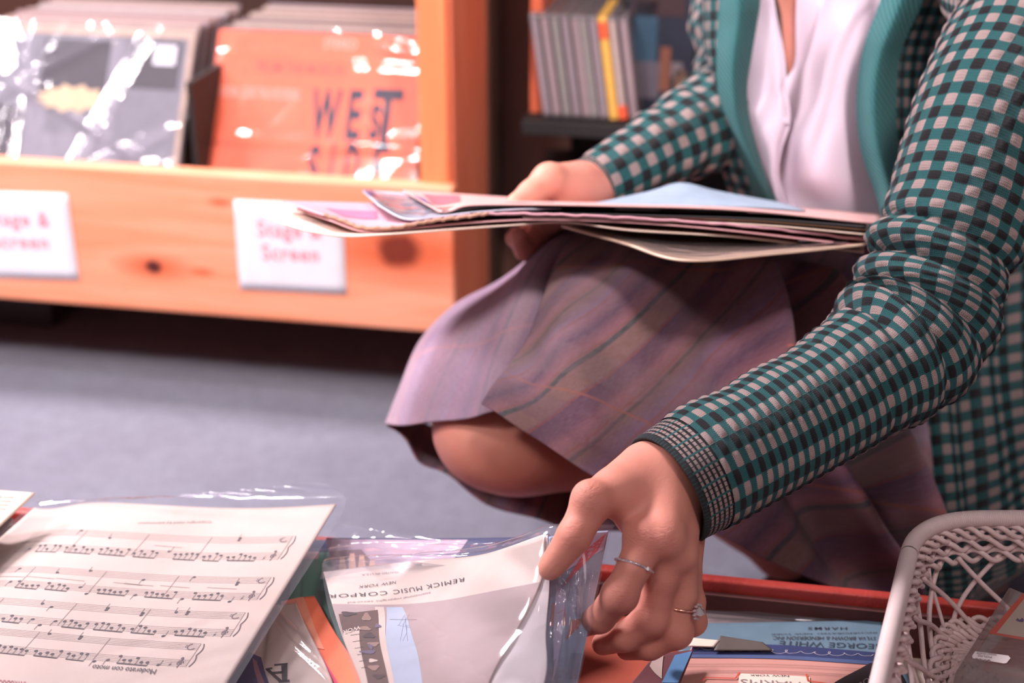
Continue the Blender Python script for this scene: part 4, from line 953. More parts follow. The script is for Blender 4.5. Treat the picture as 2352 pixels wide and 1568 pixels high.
# ------------------------------------------------------------------ the person
pers=empty('person',PZ(1800,1350,.0)*np.array([1,1,0])+np.array([0,.15,0]),'person crouching in a checked teal cardigan, lilac shirt and striped skirt, flicking through sheet music','person')
def jn(*a): return P(*a)
def hand_front():
    f=Field(P(1180,1600,1.05)-.03,P(1720,900,1.12)+.03,.00125)
    lo=np.array([-.015,.83,.29]); 
    pts=np.array([P(*p) for p in ((1180,1310,.95),(1745,1000,1.10),(1340,1520,1.06),(1600,1520,1.0),(1400,1000,.98),(1640,1300,1.1))])
    f=Field(pts.min(0)-.02,pts.max(0)+.02,.00125)
    px=lambda r,D: r*D/FPX
    # palm: rays from wrist to each knuckle
    W=P(1540,1108,1.018); W2=P(1700,1032,1.045)
    mc=dict(i=(P(1478,1232,.965),.0132),m=(P(1527,1238,.962),.0130),r=(P(1560,1272,.975),.0125),p=(P(1570,1322,.995),.0120))
    wr=dict(i=P(1512,1092,1.000),m=P(1536,1100,1.002),r=P(1556,1118,1.012),p=P(1566,1142,1.026))
    palm=None
    for k in 'imrp':
        c=f.cone(wr[k],mc[k][0],.0205 if k in 'im' else .0190,mc[k][1]); palm=c if palm is None else smin(palm,c,.012)
    # palm volume on the far side, thickening the hand
    for a,b,ra,rb in ((P(1500,1130,1.03),P(1480,1215,1.0),.018,.014),(P(1545,1150,1.035),P(1535,1290,1.01),.020,.016)): palm=smin(palm,f.cone(a,b,ra,rb),.014)
    fore=f.chain([W,P(1600,1080,1.028),W2],[.0275,.029,.032],.01,sq=(norm(np.cross(W2-W,[0,0,1])+np.array([0,-.5,.2])),.86)); palm=smin(palm,fore,.016)
    # tendons / knuckle bumps
    for k,h in (('i',.0095),('m',.0112),('r',.0090)):
        q=mc[k][0]+norm(np.array([0,0,CAMH])-mc[k][0])*.0045; palm=smin(palm,f.cone(q,q,h,h),.010)
    q=[P(1536,1150,.985),P(1528,1200,.962)]; palm=smin(palm,f.cone(q[0],q[1],.006,.006),.012)
    # thumb
    th=[P(1478,1085,1.005),P(1412,1128,.975),P(1362,1150,.960),P(1318,1232,.950),P(1262,1306,.955)]
    tr=[.0200,.0165,.0136,.0114,.0078]
    T=f.chain(th,tr,.004); T=smin(T,f.cone(P(1300,1258,.951),P(1270,1296,.953),.0098,.0084),.003)
    T=smin(T,f.cone(P(1352,1143,.952),P(1356,1146,.952),.0105,.0105),.008)
    web=f.cone(P(1440,1130,.985),P(1450,1188,.985),.0140,.0100); palm=smin(palm,web,.014)
    body=smin(palm,T,.013)
    # fingers: proximal, middle, distal
    ch=dict(
     i=([P(1482,1235,.962),P(1458,1298,.953),P(1424,1366,.953),P(1378,1420,.972),P(1325,1440,.995)],[.0132,.0114,.0116,.0100,.0080]),
     m=([P(1527,1240,.968),P(1518,1330,.972),P(1496,1418,.978),P(1436,1462,.985),P(1385,1478,1.002)],[.0132,.0118,.0116,.0102,.0082]),
     r=([P(1560,1275,.982),P(1564,1365,.985),P(1552,1450,.986),P(1492,1482,.992),P(1440,1490,1.008)],[.0126,.0112,.0112,.0100,.0080]),
     p=([P(1572,1325,.998),P(1590,1380,1.000),P(1592,1428,1.005),P(1555,1458,1.018),P(1515,1470,1.03)],[.0112,.0092,.0088,.0080,.0068]))
    out=body
    for k,(p_,r_) in ch.items():
        g=f.chain(p_,r_,.003); g=smin(g,f.cone(p_[2],p_[2],r_[2]*1.06,r_[2]*1.06),.004)
        out=smin(out,g,.0055 if k!='p' else .005)
        ch[k]=(p_,r_)
    V,F=surface_nets(out,f.lo,f.h); return smooth_verts(V,F,3,.5),F,ch
def hand_back():
    c=[P(1120,640,1.30),P(1480,330,1.45)]; pts=np.array(c+[P(1120,380,1.28),P(1400,620,1.45)])
    f=Field(pts.min(0)-.02,pts.max(0)+.02,.0018)
    W=P(1345,438,1.36); 
    palm=f.chain([P(1480,370,1.41),W,P(1290,440,1.345)],[.027,.0245,.022],.01)
    T=f.chain([P(1325,420,1.345),P(1262,418,1.325),P(1222,445,1.312),P(1185,468,1.300)],[.0190,.0165,.0125,.0098],.006)
    T=smin(T,f.cone(P(1262,412,1.322),P(1258,420,1.322),.0145,.0145),.006)
    out=smin(palm,T,.012); out=smin(out,f.cone(P(1300,455,1.345),P(1260,500,1.375),.020,.018),.014)
    K=[((1285,480,1.395),(1236,540,1.375),(1205,575,1.355),(1190,545,1.335)),((1300,490,1.405),(1262,556,1.392),(1215,568,1.378),(1180,548,1.358)),((1312,500,1.42),(1275,560,1.41),(1225,562,1.395),(1186,540,1.38)),((1320,505,1.435),(1285,555,1.43),(1242,556,1.415),(1205,535,1.40))]
    for k in K: out=smin(out,f.chain([P(*q) for q in k],[.0125,.0108,.0100,.0085],.003),.004)
    V,F=surface_nets(out,f.lo,f.h); return smooth_verts(V,F,3,.5),F
def body_rest():
    hip=P(2030,760,1.60); chest=P(1930,120,1.56); 
    L=[]
    f=Field([-.12,.95,.02],[.72,1.75,1.28],.006)
    g=f.chain([P(2060,800,1.62),P(2000,500,1.63),P(1930,150,1.58),P(1900,-60,1.52)],[.135,.115,.125,.075],.06)
    g=smin(g,f.chain([P(1745,10,1.56),P(2130,-10,1.52)],[.055,.055],.03),.05)
    g=smin(g,f.chain([P(1905,-60,1.51),P(1890,-170,1.46),P(1880,-260,1.43)],[.055,.05,.05],.02),.03)
    g=smin(g,f.chain([P(1745,10,1.56),P(1720,230,1.53),P(1620,300,1.46),P(1450,380,1.40)],[.048,.042,.036,.027],.02),.02)
    g=smin(g,f.chain([P(2080,820,1.62),P(1640,860,1.44),P(1170,955,1.335)],[.095,.085,.060],.03),.04)
    g=smin(g,f.chain([P(1120,985,1.312),P(1190,995,1.315),P(1440,990,1.37),P(1720,1150,1.46),P(1800,1260,1.50)],[.0500,.0500,.058,.042,.034],.03),.03)
    g=smin(g,f.chain([P(2150,820,1.66),P(2080,1120,1.50),P(2240,1330,1.62)],[.095,.062,.036],.03),.04)
    V,F=surface_nets(g,f.lo,f.h); V=smooth_verts(V,F,3,.5)
    f=Field([.10,.85,.35],[.62,1.55,1.28],.005)
    g=f.chain([P(2330,-190,1.42),P(2370,30,1.235),P(2230,420,1.155),P(2115,770,1.125),P(1900,905,1.07),P(1690,1038,1.043)],[.05,.045,.042,.040,.038,.030],.02)
    V2,F2=surface_nets(g,f.lo,f.h); V2=smooth_verts(V2,F2,2,.5)
    return (V,F),(V2,F2)
hv,hf,CH=hand_front(); bv,bf=hand_back(); (rv,rf),(r2,rf2)=body_rest()
mb=MB()
for V,F in ((hv,hf),(bv,bf),(rv,rf),(r2,rf2)): mb.add(V,[tuple(int(i) for i in q) for q in F])
body=mb.build('body',MAT['skin'],pers,True)
body.location=(0,0,0)
# ------------------------------------------------------------------ rings
def ringpath(c,ax,r,n=40,up=None):
    ax=norm(ax); a=norm(np.cross(ax,[0,0,1.])); b=np.cross(ax,a); t=np.linspace(0,2*math.pi,n,endpoint=False)[:,None]; return c+r*(np.cos(t)*a+np.sin(t)*b)
tocam=lambda c: norm(np.array([0,0,CAMH])-c)
# pave ring on the index finger
a=P(1412,1283,.955); b=P(1491,1309,.962)
ip,ir=CH['i']; ax=norm(ip[2]-ip[0]); c=P(1456,1299,.9535)
ring1=tube('ring',ringpath(c,ax+np.array([.10,0,.05]),.0124),.0011,MAT['silver'],pers,8,closed=True); ring1['label']='silver ring set with tiny stones'
mb=MB(); rp=ringpath(c,ax+np.array([.10,0,.05]),.0133,46)
def gem(mb,c,r,n=6):
    V=[c+np.array([0,0,r]),c-np.array([0,0,r])]+[c+r*np.array([math.cos(k*2*math.pi/n),math.sin(k*2*math.pi/n),0]) for k in range(n)]
    F=[(0,2+k,2+(k+1)%n) for k in range(n)]+[(1,2+(k+1)%n,2+k) for k in range(n)]; mb.add(V,F)
for q in rp: gem(mb,q,.00085)
o=mb.build('stone',MAT['gem'],ring1); 
for q in (P(1487,1306,.947),P(1490,1302,.948)): pass
mb=MB(); cgm=min(rp,key=lambda q: np.hypot(proj(q)[0]-1488,proj(q)[1]-1305)+1e3*max(0,proj(q)[2]-proj(c)[2])); gem(mb,cgm+tocam(cgm)*.0008,.0020,8); mb.build('large_stone',MAT['gem'],ring1)
rpk,rr=CH['r']; c=P(1561,1393,.9855); ax=norm(rpk[2]-rpk[1])+np.array([0,.0,.0])
ring2=tube('ring',ringpath(c,ax,.0122),.0009,MAT['gold'],pers,8,closed=True); ring2['label']='thin rose gold ring with a clear round stone'
rp=ringpath(c,ax,.0128,40); cg=min(rp,key=lambda q: np.hypot(proj(q)[0]-1598,proj(q)[1]-1402)+1e3*max(0,proj(q)[2]-proj(c)[2]))
mb=MB(); gem(mb,cg+norm(cg-c)*.0026,.0044,10)
for k in range(10):
    a_=norm(np.cross(norm(cg-c),[0,0,1.])); b_=np.cross(norm(cg-c),a_); gem(mb,cg+norm(cg-c)*.0016+.0050*(math.cos(k*.628)*a_+math.sin(k*.628)*b_),.0014)
mb.build('large_stone',MAT['gem'],ring2)
# ------------------------------------------------------------------ sleeves
def sleeve(name,ctrl,cu_,cv_,nu,nv,folds=None,bulge=.0015,mat='knit',u0=0.,parent=pers,nonp=0,wob=.0):
    """ctrl rows px,py,D,r ; cu_, cv_ = cell size along / around (functions of s 0..1)"""
    C=np.array([[*P(c[0],c[1],c[2]),c[3]] for c in ctrl]); q=cr(C,400); q=resample(q,nu); ctr,r=q[:,:3],q[:,3]
    s=np.linspace(0,1,nu); L=np.r_[0,np.cumsum(np.linalg.norm(np.diff(ctr,axis=0),axis=1))]
    T=norm(np.gradient(ctr,axis=0))
    for _ in range(30): T[1:-1]=(T[:-2]+T[1:-1]*2+T[2:])/4
    T=norm(T); toC=norm(np.array([0,0,CAMH])-ctr); X=norm(np.cross(T,toC)); Y=np.cross(X,T)        # Y faces the camera
    if np.mean(np.sum(Y*toC,1))<0: Y=-Y
    th=np.linspace(-math.pi,math.pi,nv); S,TH=np.meshgrid(s,th,indexing='ij')
    rad=np.repeat(r[:,None],nv,1); f_=0
    if folds is not None: f_=folds(S,TH); 
    Rr=rad+f_
    cu_s=np.array([cu_(x) for x in s]); U=np.r_[0,np.cumsum(np.diff(L)/cu_s[1:])]+u0
    Uu=np.repeat(U[:,None],nv,1); 
    if folds is not None:      # extra cloth taken up by the folds
        extra=np.cumsum(np.abs(np.diff(f_,axis=0,prepend=f_[:1]))/cu_s[:,None],axis=0)*.8; Uu=Uu+extra.mean(1,keepdims=True)*.6
    Vv=TH*rad/np.array([cv_(x) for x in s])[:,None]
    if bulge:
        pu=(np.floor(Uu)%2); pv=(np.floor(Vv)%2); b=np.abs(np.sin(math.pi*Uu)*np.sin(math.pi*Vv))**.6
        Rr=Rr+bulge*b*np.where(pu==pv,1,-.15)
    V=ctr[:,None]+Rr[...,None]*(np.sin(TH)[...,None]*X[:,None]+np.cos(TH)[...,None]*Y[:,None])
    V=V.reshape(-1,3); I=np.arange(nu*nv).reshape(nu,nv); F=np.stack([I[:-1,:-1],I[:-1,1:],I[1:,1:],I[1:,:-1]],-1).reshape(-1,4)
    o=mesh(name,V,F,MAT[mat],parent,np.stack([Uu.ravel(),Vv.ravel()],1)); return o,(ctr,r,X,Y,T,s)
def sm(x,a,b): t=np.clip((x-a)/(b-a),0,1); return t*t*(3-2*t)
ctrl=[(1594,1088,1.013,.0448),(1640,1062,1.020,.0450),(1810,970,1.05,.0455),(1970,872,1.075,.0485),(2095,778,1.10,.0540),(2145,660,1.115,.0525),(2200,490,1.13,.0560),(2275,270,1.155,.0620),(2370,40,1.22,.068),(2330,-140,1.36,.075)]
_q=np.array([P(*c[:3]) for c in ctrl]); _l=np.r_[0,np.cumsum(np.linalg.norm(np.diff(_q,axis=0),axis=1))]; _l/=_l[-1]
SA=_l[3]*.75+_l[4]*.25; SB=_l[5]*.45+_l[6]*.55
def foldsA(S,TH):
    # TH: 0 faces the camera; inner (upper left) side is where X points
    inner=.5+.5*np.cos(TH-FI); m=sm(S,SA-.02,SA+.02)*(1-sm(S,SB-.02,SB+.04))
    ph=(S-SA)/((SB-SA)/4)+.30*np.sin(TH*1.0+.4)
    w=np.abs(np.sin(math.pi*ph))**.7-.5
    d=.0205*m*(inner**.8*.72+.28)*w
    d+=.0030*np.sin(S*55+TH*1.3)*(1-inner)*sm(S,.25,.4)*(1-sm(S,.55,.7))
    # soft diagonal creases up the upper arm and a seam-like crease near the elbow
    d+=.0050*np.sin((S*26+TH*1.4))*sm(S,.62,.75)*(.4+.6*inner)
    d-=.0022*np.exp(-((S-SA+.045-.012*np.sin(TH))/.004)**2)
    d+=.0012*np.sin(S*70)*(1-sm(S,.2,.3))*inner
    return d
FI=-math.pi/2
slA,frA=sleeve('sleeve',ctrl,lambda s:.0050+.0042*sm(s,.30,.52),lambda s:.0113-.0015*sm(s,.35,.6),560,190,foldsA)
slA['label']='checked sleeve of the reaching arm'
# cuff of the reaching arm: open tube folded at the rim
cc=[(1530,1126,1.004,.0412),(1550,1114,1.007,.0428),(1570,1102,1.010,.0436),(1590,1090,1.013,.0440),(1610,1079,1.016,.0438)]
cf,_=sleeve('cuff',cc,lambda s:.0041,lambda s:.0116,60,220,lambda S,TH:.0012*np.exp(-((S-.08)/.09)**2),0,'cuff')
solid(cf,.004,-1); cf['label']='striped ribbed cuff edged in black'
ctrl=[(1372,419,1.37,.0290),(1420,393,1.38,.0320),(1520,337,1.41,.0385),(1625,285,1.46,.0500),(1712,235,1.53,.055),(1715,110,1.57,.060),(1720,-80,1.60,.066)]
def foldsB(S,TH): return .003*np.sin(S*34+TH*1.2)*sm(S,.3,.6)+.0018*np.sin(S*60+TH*2)*sm(S,.05,.2)
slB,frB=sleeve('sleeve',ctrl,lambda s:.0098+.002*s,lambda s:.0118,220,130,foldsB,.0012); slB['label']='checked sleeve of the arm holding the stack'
cf,_=sleeve('cuff',[(1326,444,1.355,.0262),(1352,429,1.365,.0272),(1385,412,1.373,.0290)],lambda s:.0034,lambda s:.0116,40,120,None,0,'cuff'); solid(cf,.003,-1)
# ------------------------------------------------------------------ shirt and cardigan fronts
def PP(rows): return [[P(*p) for p in r] for r in rows]
sh1=Patch(PP([[(1770,540,1.47),(1850,560,1.45),(1960,570,1.45),(2080,560,1.47)],
 [(1790,455,1.455),(1850,470,1.43),(1950,480,1.425),(2060,480,1.45)],
 [(1783,400,1.45),(1850,400,1.41),(1940,400,1.405),(2030,400,1.44)],
 [(1795,330,1.445),(1850,320,1.405),(1930,310,1.40),(2010,310,1.43)],
 [(1812,270,1.455),(1860,240,1.42),(1930,220,1.41),(2010,220,1.43)],
 [(1806,190,1.47),(1860,150,1.44),(1930,130,1.42),(2020,120,1.43)],
 [(1826,140,1.46),(1870,90,1.44),(1940,60,1.43),(2040,40,1.43)],
 [(1830,0,1.45),(1880,0,1.44),(1950,-10,1.43),(2070,-20,1.43)],
 [(1850,-160,1.44),(1890,-150,1.43),(1960,-160,1.42),(2080,-160,1.42)]]),90,140,
 lambda u,v: .0040*np.exp(-((u-.35-(v-.35)*.9)/.10)**2)*sm(v,.25,.5)-.004*np.exp(-((u-.62-(v-.55)*.8)/.07)**2)*sm(v,.2,.4)+.003*np.sin(u*9+v*14)*(1-v)*.8+.0025*np.exp(-((u-.2-(v-.45)*.5)/.05)**2))
s1=sh1.obj('shirt',MAT['shirt'],pers,t=.0015); s1['label']='right front of the pale lilac button shirt'
sh2=Patch(PP([[(1700,560,1.49),(1740,540,1.46),(1780,530,1.45),(1830,530,1.46)],
 [(1720,470,1.475),(1760,460,1.445),(1782,455,1.432),(1802,455,1.44)],
 [(1700,400,1.465),(1742,395,1.435),(1772,400,1.42),(1787,402,1.43)],
 [(1680,330,1.46),(1730,325,1.43),(1775,335,1.412),(1793,342,1.418)],
 [(1670,270,1.46),(1712,270,1.435),(1785,270,1.405),(1812,280,1.412)],
 [(1670,190,1.46),(1712,190,1.435),(1780,190,1.41),(1806,200,1.415)],
 [(1680,120,1.46),(1718,120,1.435),(1776,115,1.415),(1797,115,1.415)],
 [(1690,0,1.46),(1730,0,1.44),(1760,0,1.42),(1775,0,1.415)],
 [(1700,-150,1.45),(1730,-150,1.43),(1750,-150,1.41),(1765,-150,1.41)]]),60,140,
 lambda u,v:.004*np.sin(v*16+u*3)*sm(v,.2,.4)*(1-u)+.003*np.exp(-((u-.55-.2*np.sin(v*7))/.12)**2)-.003*np.exp(-((v-.52-.1*u)/.03)**2)*u)
s2=sh2.obj('shirt',MAT['shirt'],pers,t=.0015); s2['label']='button side of the pale lilac shirt'
ui=Patch(PP([[(1780,300,1.475),(1830,300,1.475)],[(1770,150,1.475),(1850,150,1.475)],[(1750,-100,1.47),(1860,-100,1.47)]]),20,30); ui.obj('gap_shade',cloth('gap_shade_brown',(.06,.035,.03)),pers,t=.001)  # dark sheet standing in for the shade inside the open shirt
# placket edge roll + button
tube('placket',[sh2.at(1,v)+np.array([0,-.001,0]) for v in np.linspace(.05,1,30)],.0013,MAT['shirt'],pers,6)
bt=MB(); bc=sh2.at(.86,.50,.002); 
t_=norm(np.cross(tocam(bc),[0,0,1.])); b2=np.cross(tocam(bc),t_)
V=[bc+tocam(bc)*.0022+.0038*(math.cos(k*.3927)*t_+math.sin(k*.3927)*b2) for k in range(16)]; bt.add(V+[v-tocam(bc)*.002 for v in V],[tuple(range(16))]+[(k,(k+1)%16,16+(k+1)%16,16+k) for k in range(16)])
bt.build('button',MAT['shirt'],pers,False)
def band(name,rows,nu=60,nv=140,mat='tealrib',t=.006,uvs=(9,46),disp=None,label=None):
    Pt=Patch(PP(rows),nu,nv,disp); o=Pt.obj(name,MAT[mat],pers,t=t,uvs=uvs,toff=-1); 
    if label: o['label']=label
    return Pt
rl=lambda u,v:.006*np.sin(math.pi*np.clip(u,0,1))
band('collar_band',[[(1735,470,1.43),(1765,470,1.415),(1790,468,1.43)],[(1722,425,1.425),(1748,425,1.40),(1768,425,1.415)],[(1696,352,1.415),(1722,352,1.39),(1742,352,1.41)],[(1664,270,1.41),(1694,270,1.38),(1722,268,1.405)],[(1648,200,1.405),(1685,200,1.375),(1716,200,1.40)],[(1645,128,1.40),(1686,128,1.37),(1727,128,1.395)],[(1648,60,1.40),(1695,60,1.37),(1738,60,1.395)],[(1652,0,1.40),(1700,0,1.37),(1746,0,1.395)],[(1655,-150,1.39),(1705,-150,1.365),(1750,-150,1.39)]],label='plain teal ribbed band down the left of the photo')
band('collar_band',[[(2030,520,1.36),(2055,525,1.335),(2085,520,1.36)],[(2012,450,1.37),(2045,450,1.34),(2085,450,1.365)],[(1990,390,1.375),(2030,390,1.345),(2075,390,1.37)],[(1972,320,1.375),(2015,320,1.345),(2062,320,1.37)],[(1967,224,1.37),(2010,224,1.34),(2060,224,1.365)],[(1976,140,1.365),(2020,140,1.335),(2066,140,1.36)],[(1992,80,1.36),(2040,80,1.33),(2085,80,1.355)],[(2022,0,1.355),(2072,0,1.325),(2124,0,1.35)],[(2070,-150,1.34),(2120,-150,1.31),(2170,-150,1.34)]],label='plain teal ribbed band next to the reaching arm')
def knitpatch(name,rows,nu,nv,cells,disp=None,label=None,bulge=.0012,t=.004,mat='knit'):
    Pt=Patch(PP(rows),nu,nv,disp); v,u=np.meshgrid(np.linspace(0,1,nv),np.linspace(0,1,nu),indexing='ij')
    A=v*cells[1]; B=u*cells[0]
    b=np.abs(np.sin(math.pi*A)*np.sin(math.pi*B))**.6; Pt.G=Pt.G+Pt.N*(bulge*b)[...,None]*np.sign(np.mean(np.sum(Pt.N*norm(np.array([0,0,CAMH])-Pt.G),-1)))
    V,F,_=Pt.vf(); o=mesh(name,V,F,MAT[mat],pers,np.stack([A.ravel(),B.ravel()],1)); solid(o,t,0)
    if label: o['label']=label
    return Pt
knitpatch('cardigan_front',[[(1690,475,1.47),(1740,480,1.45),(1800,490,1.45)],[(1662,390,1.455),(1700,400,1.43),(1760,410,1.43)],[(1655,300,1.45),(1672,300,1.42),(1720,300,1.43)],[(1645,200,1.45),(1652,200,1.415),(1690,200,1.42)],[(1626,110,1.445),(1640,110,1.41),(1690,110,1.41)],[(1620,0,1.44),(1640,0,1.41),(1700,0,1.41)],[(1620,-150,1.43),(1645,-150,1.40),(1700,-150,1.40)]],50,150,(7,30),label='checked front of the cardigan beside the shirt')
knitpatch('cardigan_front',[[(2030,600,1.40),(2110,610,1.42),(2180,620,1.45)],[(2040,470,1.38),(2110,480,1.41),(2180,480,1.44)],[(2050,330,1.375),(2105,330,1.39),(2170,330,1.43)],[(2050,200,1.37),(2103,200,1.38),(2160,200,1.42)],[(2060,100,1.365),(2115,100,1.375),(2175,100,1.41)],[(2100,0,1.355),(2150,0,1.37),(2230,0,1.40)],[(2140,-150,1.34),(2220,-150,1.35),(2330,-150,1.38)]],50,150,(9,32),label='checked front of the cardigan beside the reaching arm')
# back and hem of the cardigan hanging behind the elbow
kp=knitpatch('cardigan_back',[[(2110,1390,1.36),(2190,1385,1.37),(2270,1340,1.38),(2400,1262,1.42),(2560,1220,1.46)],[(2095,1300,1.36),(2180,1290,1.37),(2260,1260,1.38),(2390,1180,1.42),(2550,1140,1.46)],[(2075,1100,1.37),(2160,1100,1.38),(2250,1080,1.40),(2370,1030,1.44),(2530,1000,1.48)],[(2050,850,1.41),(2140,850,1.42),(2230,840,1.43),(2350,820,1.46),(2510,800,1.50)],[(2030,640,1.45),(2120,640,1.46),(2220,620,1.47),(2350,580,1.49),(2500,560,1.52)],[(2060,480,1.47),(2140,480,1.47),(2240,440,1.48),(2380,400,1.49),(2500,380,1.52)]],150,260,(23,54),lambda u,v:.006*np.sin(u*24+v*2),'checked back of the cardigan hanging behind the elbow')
hemrows=[[(2116,1410,1.358),(2196,1404,1.368),(2276,1362,1.378),(2404,1284,1.418),(2560,1240,1.458)],[(2110,1388,1.357),(2190,1383,1.367),(2270,1338,1.377),(2400,1260,1.417),(2560,1218,1.457)]]
Pt=Patch(PP(hemrows),200,16); V,F,U=Pt.vf(); o=mesh('hem_band',V,F,MAT['cuff'],pers,np.stack([U[:,1]*6+.6,U[:,0]*22],1)); solid(o,.005,0)
# ------------------------------------------------------------------ skirt
def ridge(u,v,u0,v0,u1,v1,w,a):
    du,dv=u1-u0,v1-v0; L2=du*du+dv*dv; t=((u-u0)*du+(v-v0)*dv)/L2; d=np.hypot(u-u0-t*du,v-v0-t*dv); return a*np.exp(-(d/w)**2)*sm(t,-.25,.15)*(1-sm(t,.85,1.25))
rowsF=[[(1105,927,1.205),(1235,1010,1.195),(1370,1097,1.20),(1490,1170,1.215),(1620,1212,1.25),(1760,1285,1.275),(1920,1350,1.30),(2090,1400,1.33)],
 [(1135,885,1.215),(1260,940,1.195),(1400,1000,1.195),(1530,1060,1.215),(1670,1110,1.25),(1810,1170,1.28),(1960,1230,1.31),(2120,1270,1.34)],
 [(1172,838,1.232),(1290,860,1.205),(1440,900,1.205),(1580,950,1.225),(1720,1000,1.255),(1850,1050,1.29),(2000,1080,1.32),(2140,1100,1.35)],
 [(1210,770,1.25),(1330,760,1.22),(1480,790,1.22),(1620,820,1.24),(1750,860,1.27),(1880,900,1.31),(2010,930,1.34),(2130,950,1.37)],
 [(1245,690,1.275),(1370,670,1.245),(1510,680,1.245),(1650,700,1.265),(1780,730,1.29),(1890,760,1.33),(2000,790,1.37),(2110,800,1.40)],
 [(1285,600,1.31),(1400,590,1.285),(1530,590,1.285),(1660,600,1.30),(1780,610,1.325),(1890,630,1.36),(1990,660,1.39),(2090,680,1.43)],
 [(1330,520,1.37),(1420,515,1.35),(1540,515,1.35),(1670,520,1.36),(1780,530,1.38),(1880,550,1.41),(1970,560,1.44),(2070,560,1.47)]]
def foldF(u,v):
    return 1.5*foldF0(u,v)
def foldF0(u,v):
    d=ridge(u,v,.50,.80,.60,.46,.040,.024)+ridge(u,v,.66,.80,.80,.52,.045,.026)-ridge(u,v,.60,.78,.68,.50,.04,.022)-ridge(u,v,.40,.74,.48,.45,.05,.010)
    d+=ridge(u,v,.68,.36,.97,.06,.024,.036)+ridge(u,v,.80,.50,1.0,.18,.026,.034)-ridge(u,v,.74,.42,1.0,.10,.026,.030)-ridge(u,v,.60,.40,.90,.02,.04,.018)
    d+=ridge(u,v,.12,.45,.30,.10,.06,.006)-ridge(u,v,.30,.60,.42,.20,.06,.006)+.002*np.sin(u*31+v*9)
    return d
PF_=Patch(PP(rowsF),220,180,foldF)
sgn=np.sign(np.mean(np.sum(PF_.N*norm(np.array([0,0,CAMH])-PF_.G),-1)))
if sgn<0:
    PF_=Patch(PP(rowsF),220,180,lambda u,v:-foldF(u,v))
V,F,U=PF_.vf()
sk=mesh('skirt',V,F,MAT['skirt'],pers,np.stack([(U[:,0]-.38*U[:,1]**1.15)*3.0+.12,U[:,1]*1.9],1)); solid(sk,.0022,0); sk['label']='front of the mauve striped wool skirt'
rowsL=[[(960,958,1.50),(905,966,1.43),(889,973,1.365),(955,977,1.305),(1030,966,1.265),(1100,950,1.235),(1170,942,1.235)],
 [(980,880,1.52),(932,890,1.45),(918,900,1.385),(985,885,1.315),(1060,872,1.275),(1130,850,1.25),(1200,830,1.255)],
 [(1030,770,1.54),(985,780,1.47),(968,782,1.41),(1040,765,1.34),(1110,750,1.30),(1180,730,1.28),(1245,710,1.285)],
 [(1110,690,1.56),(1070,700,1.49),(1047,700,1.44),(1100,690,1.37),(1160,670,1.33),(1220,650,1.31),(1275,630,1.315)],
 [(1200,620,1.57),(1170,640,1.51),(1150,645,1.46),(1190,615,1.40),(1230,590,1.37),(1275,560,1.345),(1330,525,1.35)],
 [(1330,540,1.58),(1300,540,1.53),(1285,540,1.48),(1310,520,1.43),(1340,510,1.41),(1370,505,1.39),(1400,500,1.40)]]
PL_=Patch(PP(rowsL),140,130,lambda u,v:.004*np.sin(u*14+v*5)*sm(u,.3,.5))
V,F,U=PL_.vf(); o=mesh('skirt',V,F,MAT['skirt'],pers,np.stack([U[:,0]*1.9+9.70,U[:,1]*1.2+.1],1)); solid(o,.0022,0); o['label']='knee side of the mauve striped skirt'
rowsB=[[(889,977,1.368),(955,1040,1.375),(1012,1087,1.38),(1125,1152,1.38),(1255,1203,1.37),(1370,1215,1.35),(1520,1240,1.33)],
 [(892,974,1.40),(975,1010,1.42),(1060,1040,1.43),(1170,1080,1.43),(1290,1110,1.42),(1400,1130,1.40),(1520,1150,1.38)],
 [(900,966,1.45),(990,975,1.47),(1080,985,1.49),(1190,1000,1.49),(1310,1010,1.48),(1420,1020,1.46),(1520,1040,1.44)]]
PB_=Patch(PP(rowsB),140,50,lambda u,v:.004*np.sin(u*22))
V,F,U=PB_.vf(); o=mesh('skirt',V,F,MAT['skirt'],pers,np.stack([U[:,0]*3.4+.1,U[:,1]*.6],1)); solid(o,.0022,0); o['label']='inner side of the far skirt hem below the knee'
# shoe on the floor behind the crate
f=Field(np.array([.12,1.05,.0]),np.array([.52,1.45,.16]),.004)
a=P(1830,1290,1.50); g=f.chain([np.array([a[0]-.09,a[1]-.04,.035]),np.array([a[0],a[1],.045]),np.array([a[0]+.10,a[1]+.03,.05])],[.032,.040,.036],.02); g=np.maximum(g,.003-f.Z)
V,F=surface_nets(g,f.lo,f.h); mesh('shoe',smooth_verts(V,F,2),F,MAT['dark'],pers)
# ------------------------------------------------------------------ the stack of booklets on the lap
def bk(label,front,back,mat,t=.0015,rows=None,n=(90,24),disp=None):
    R=[[P(*p) for p in front]]+([[P(*p) for p in r] for r in rows] if rows else [])+[[P(*p) for p in back]]
    Pt=Patch(R,n[0],n[1],disp)
    return sheet_thing('sheet_music',label,'sheet music',Pt,mat,t),Pt
GR='booklets in the middle of the held stack'
e,Pt=bk('lowest cream booklet of the held stack, its near corner drooping towards the crate',
 [(1290,517,1.26),(1430,556,1.20),(1570,596,1.14),(1780,581,1.16),(1985,560,1.19)],[(1420,500,1.37),(1520,505,1.35),(1640,512,1.34),(1850,530,1.35),(2060,545,1.36)],plain('buff_paper',(.62,.44,.33)),.002,[[(1350,512,1.30),(1470,535,1.26),(1600,560,1.23),(1800,560,1.24),(2010,552,1.26)]])
for a,b in (((1455,545),(1530,570)),((1490,556),(1550,550))): print_line(e,Pt,'-',a,b,(0,4),ink,.02)
film(e,Patch(Pt.G[::8,::12]+np.array([0,0,.003]),60,30,ridges(71,4,.001)),mk_film('clear_film_h',bsc=14,bd=.003))
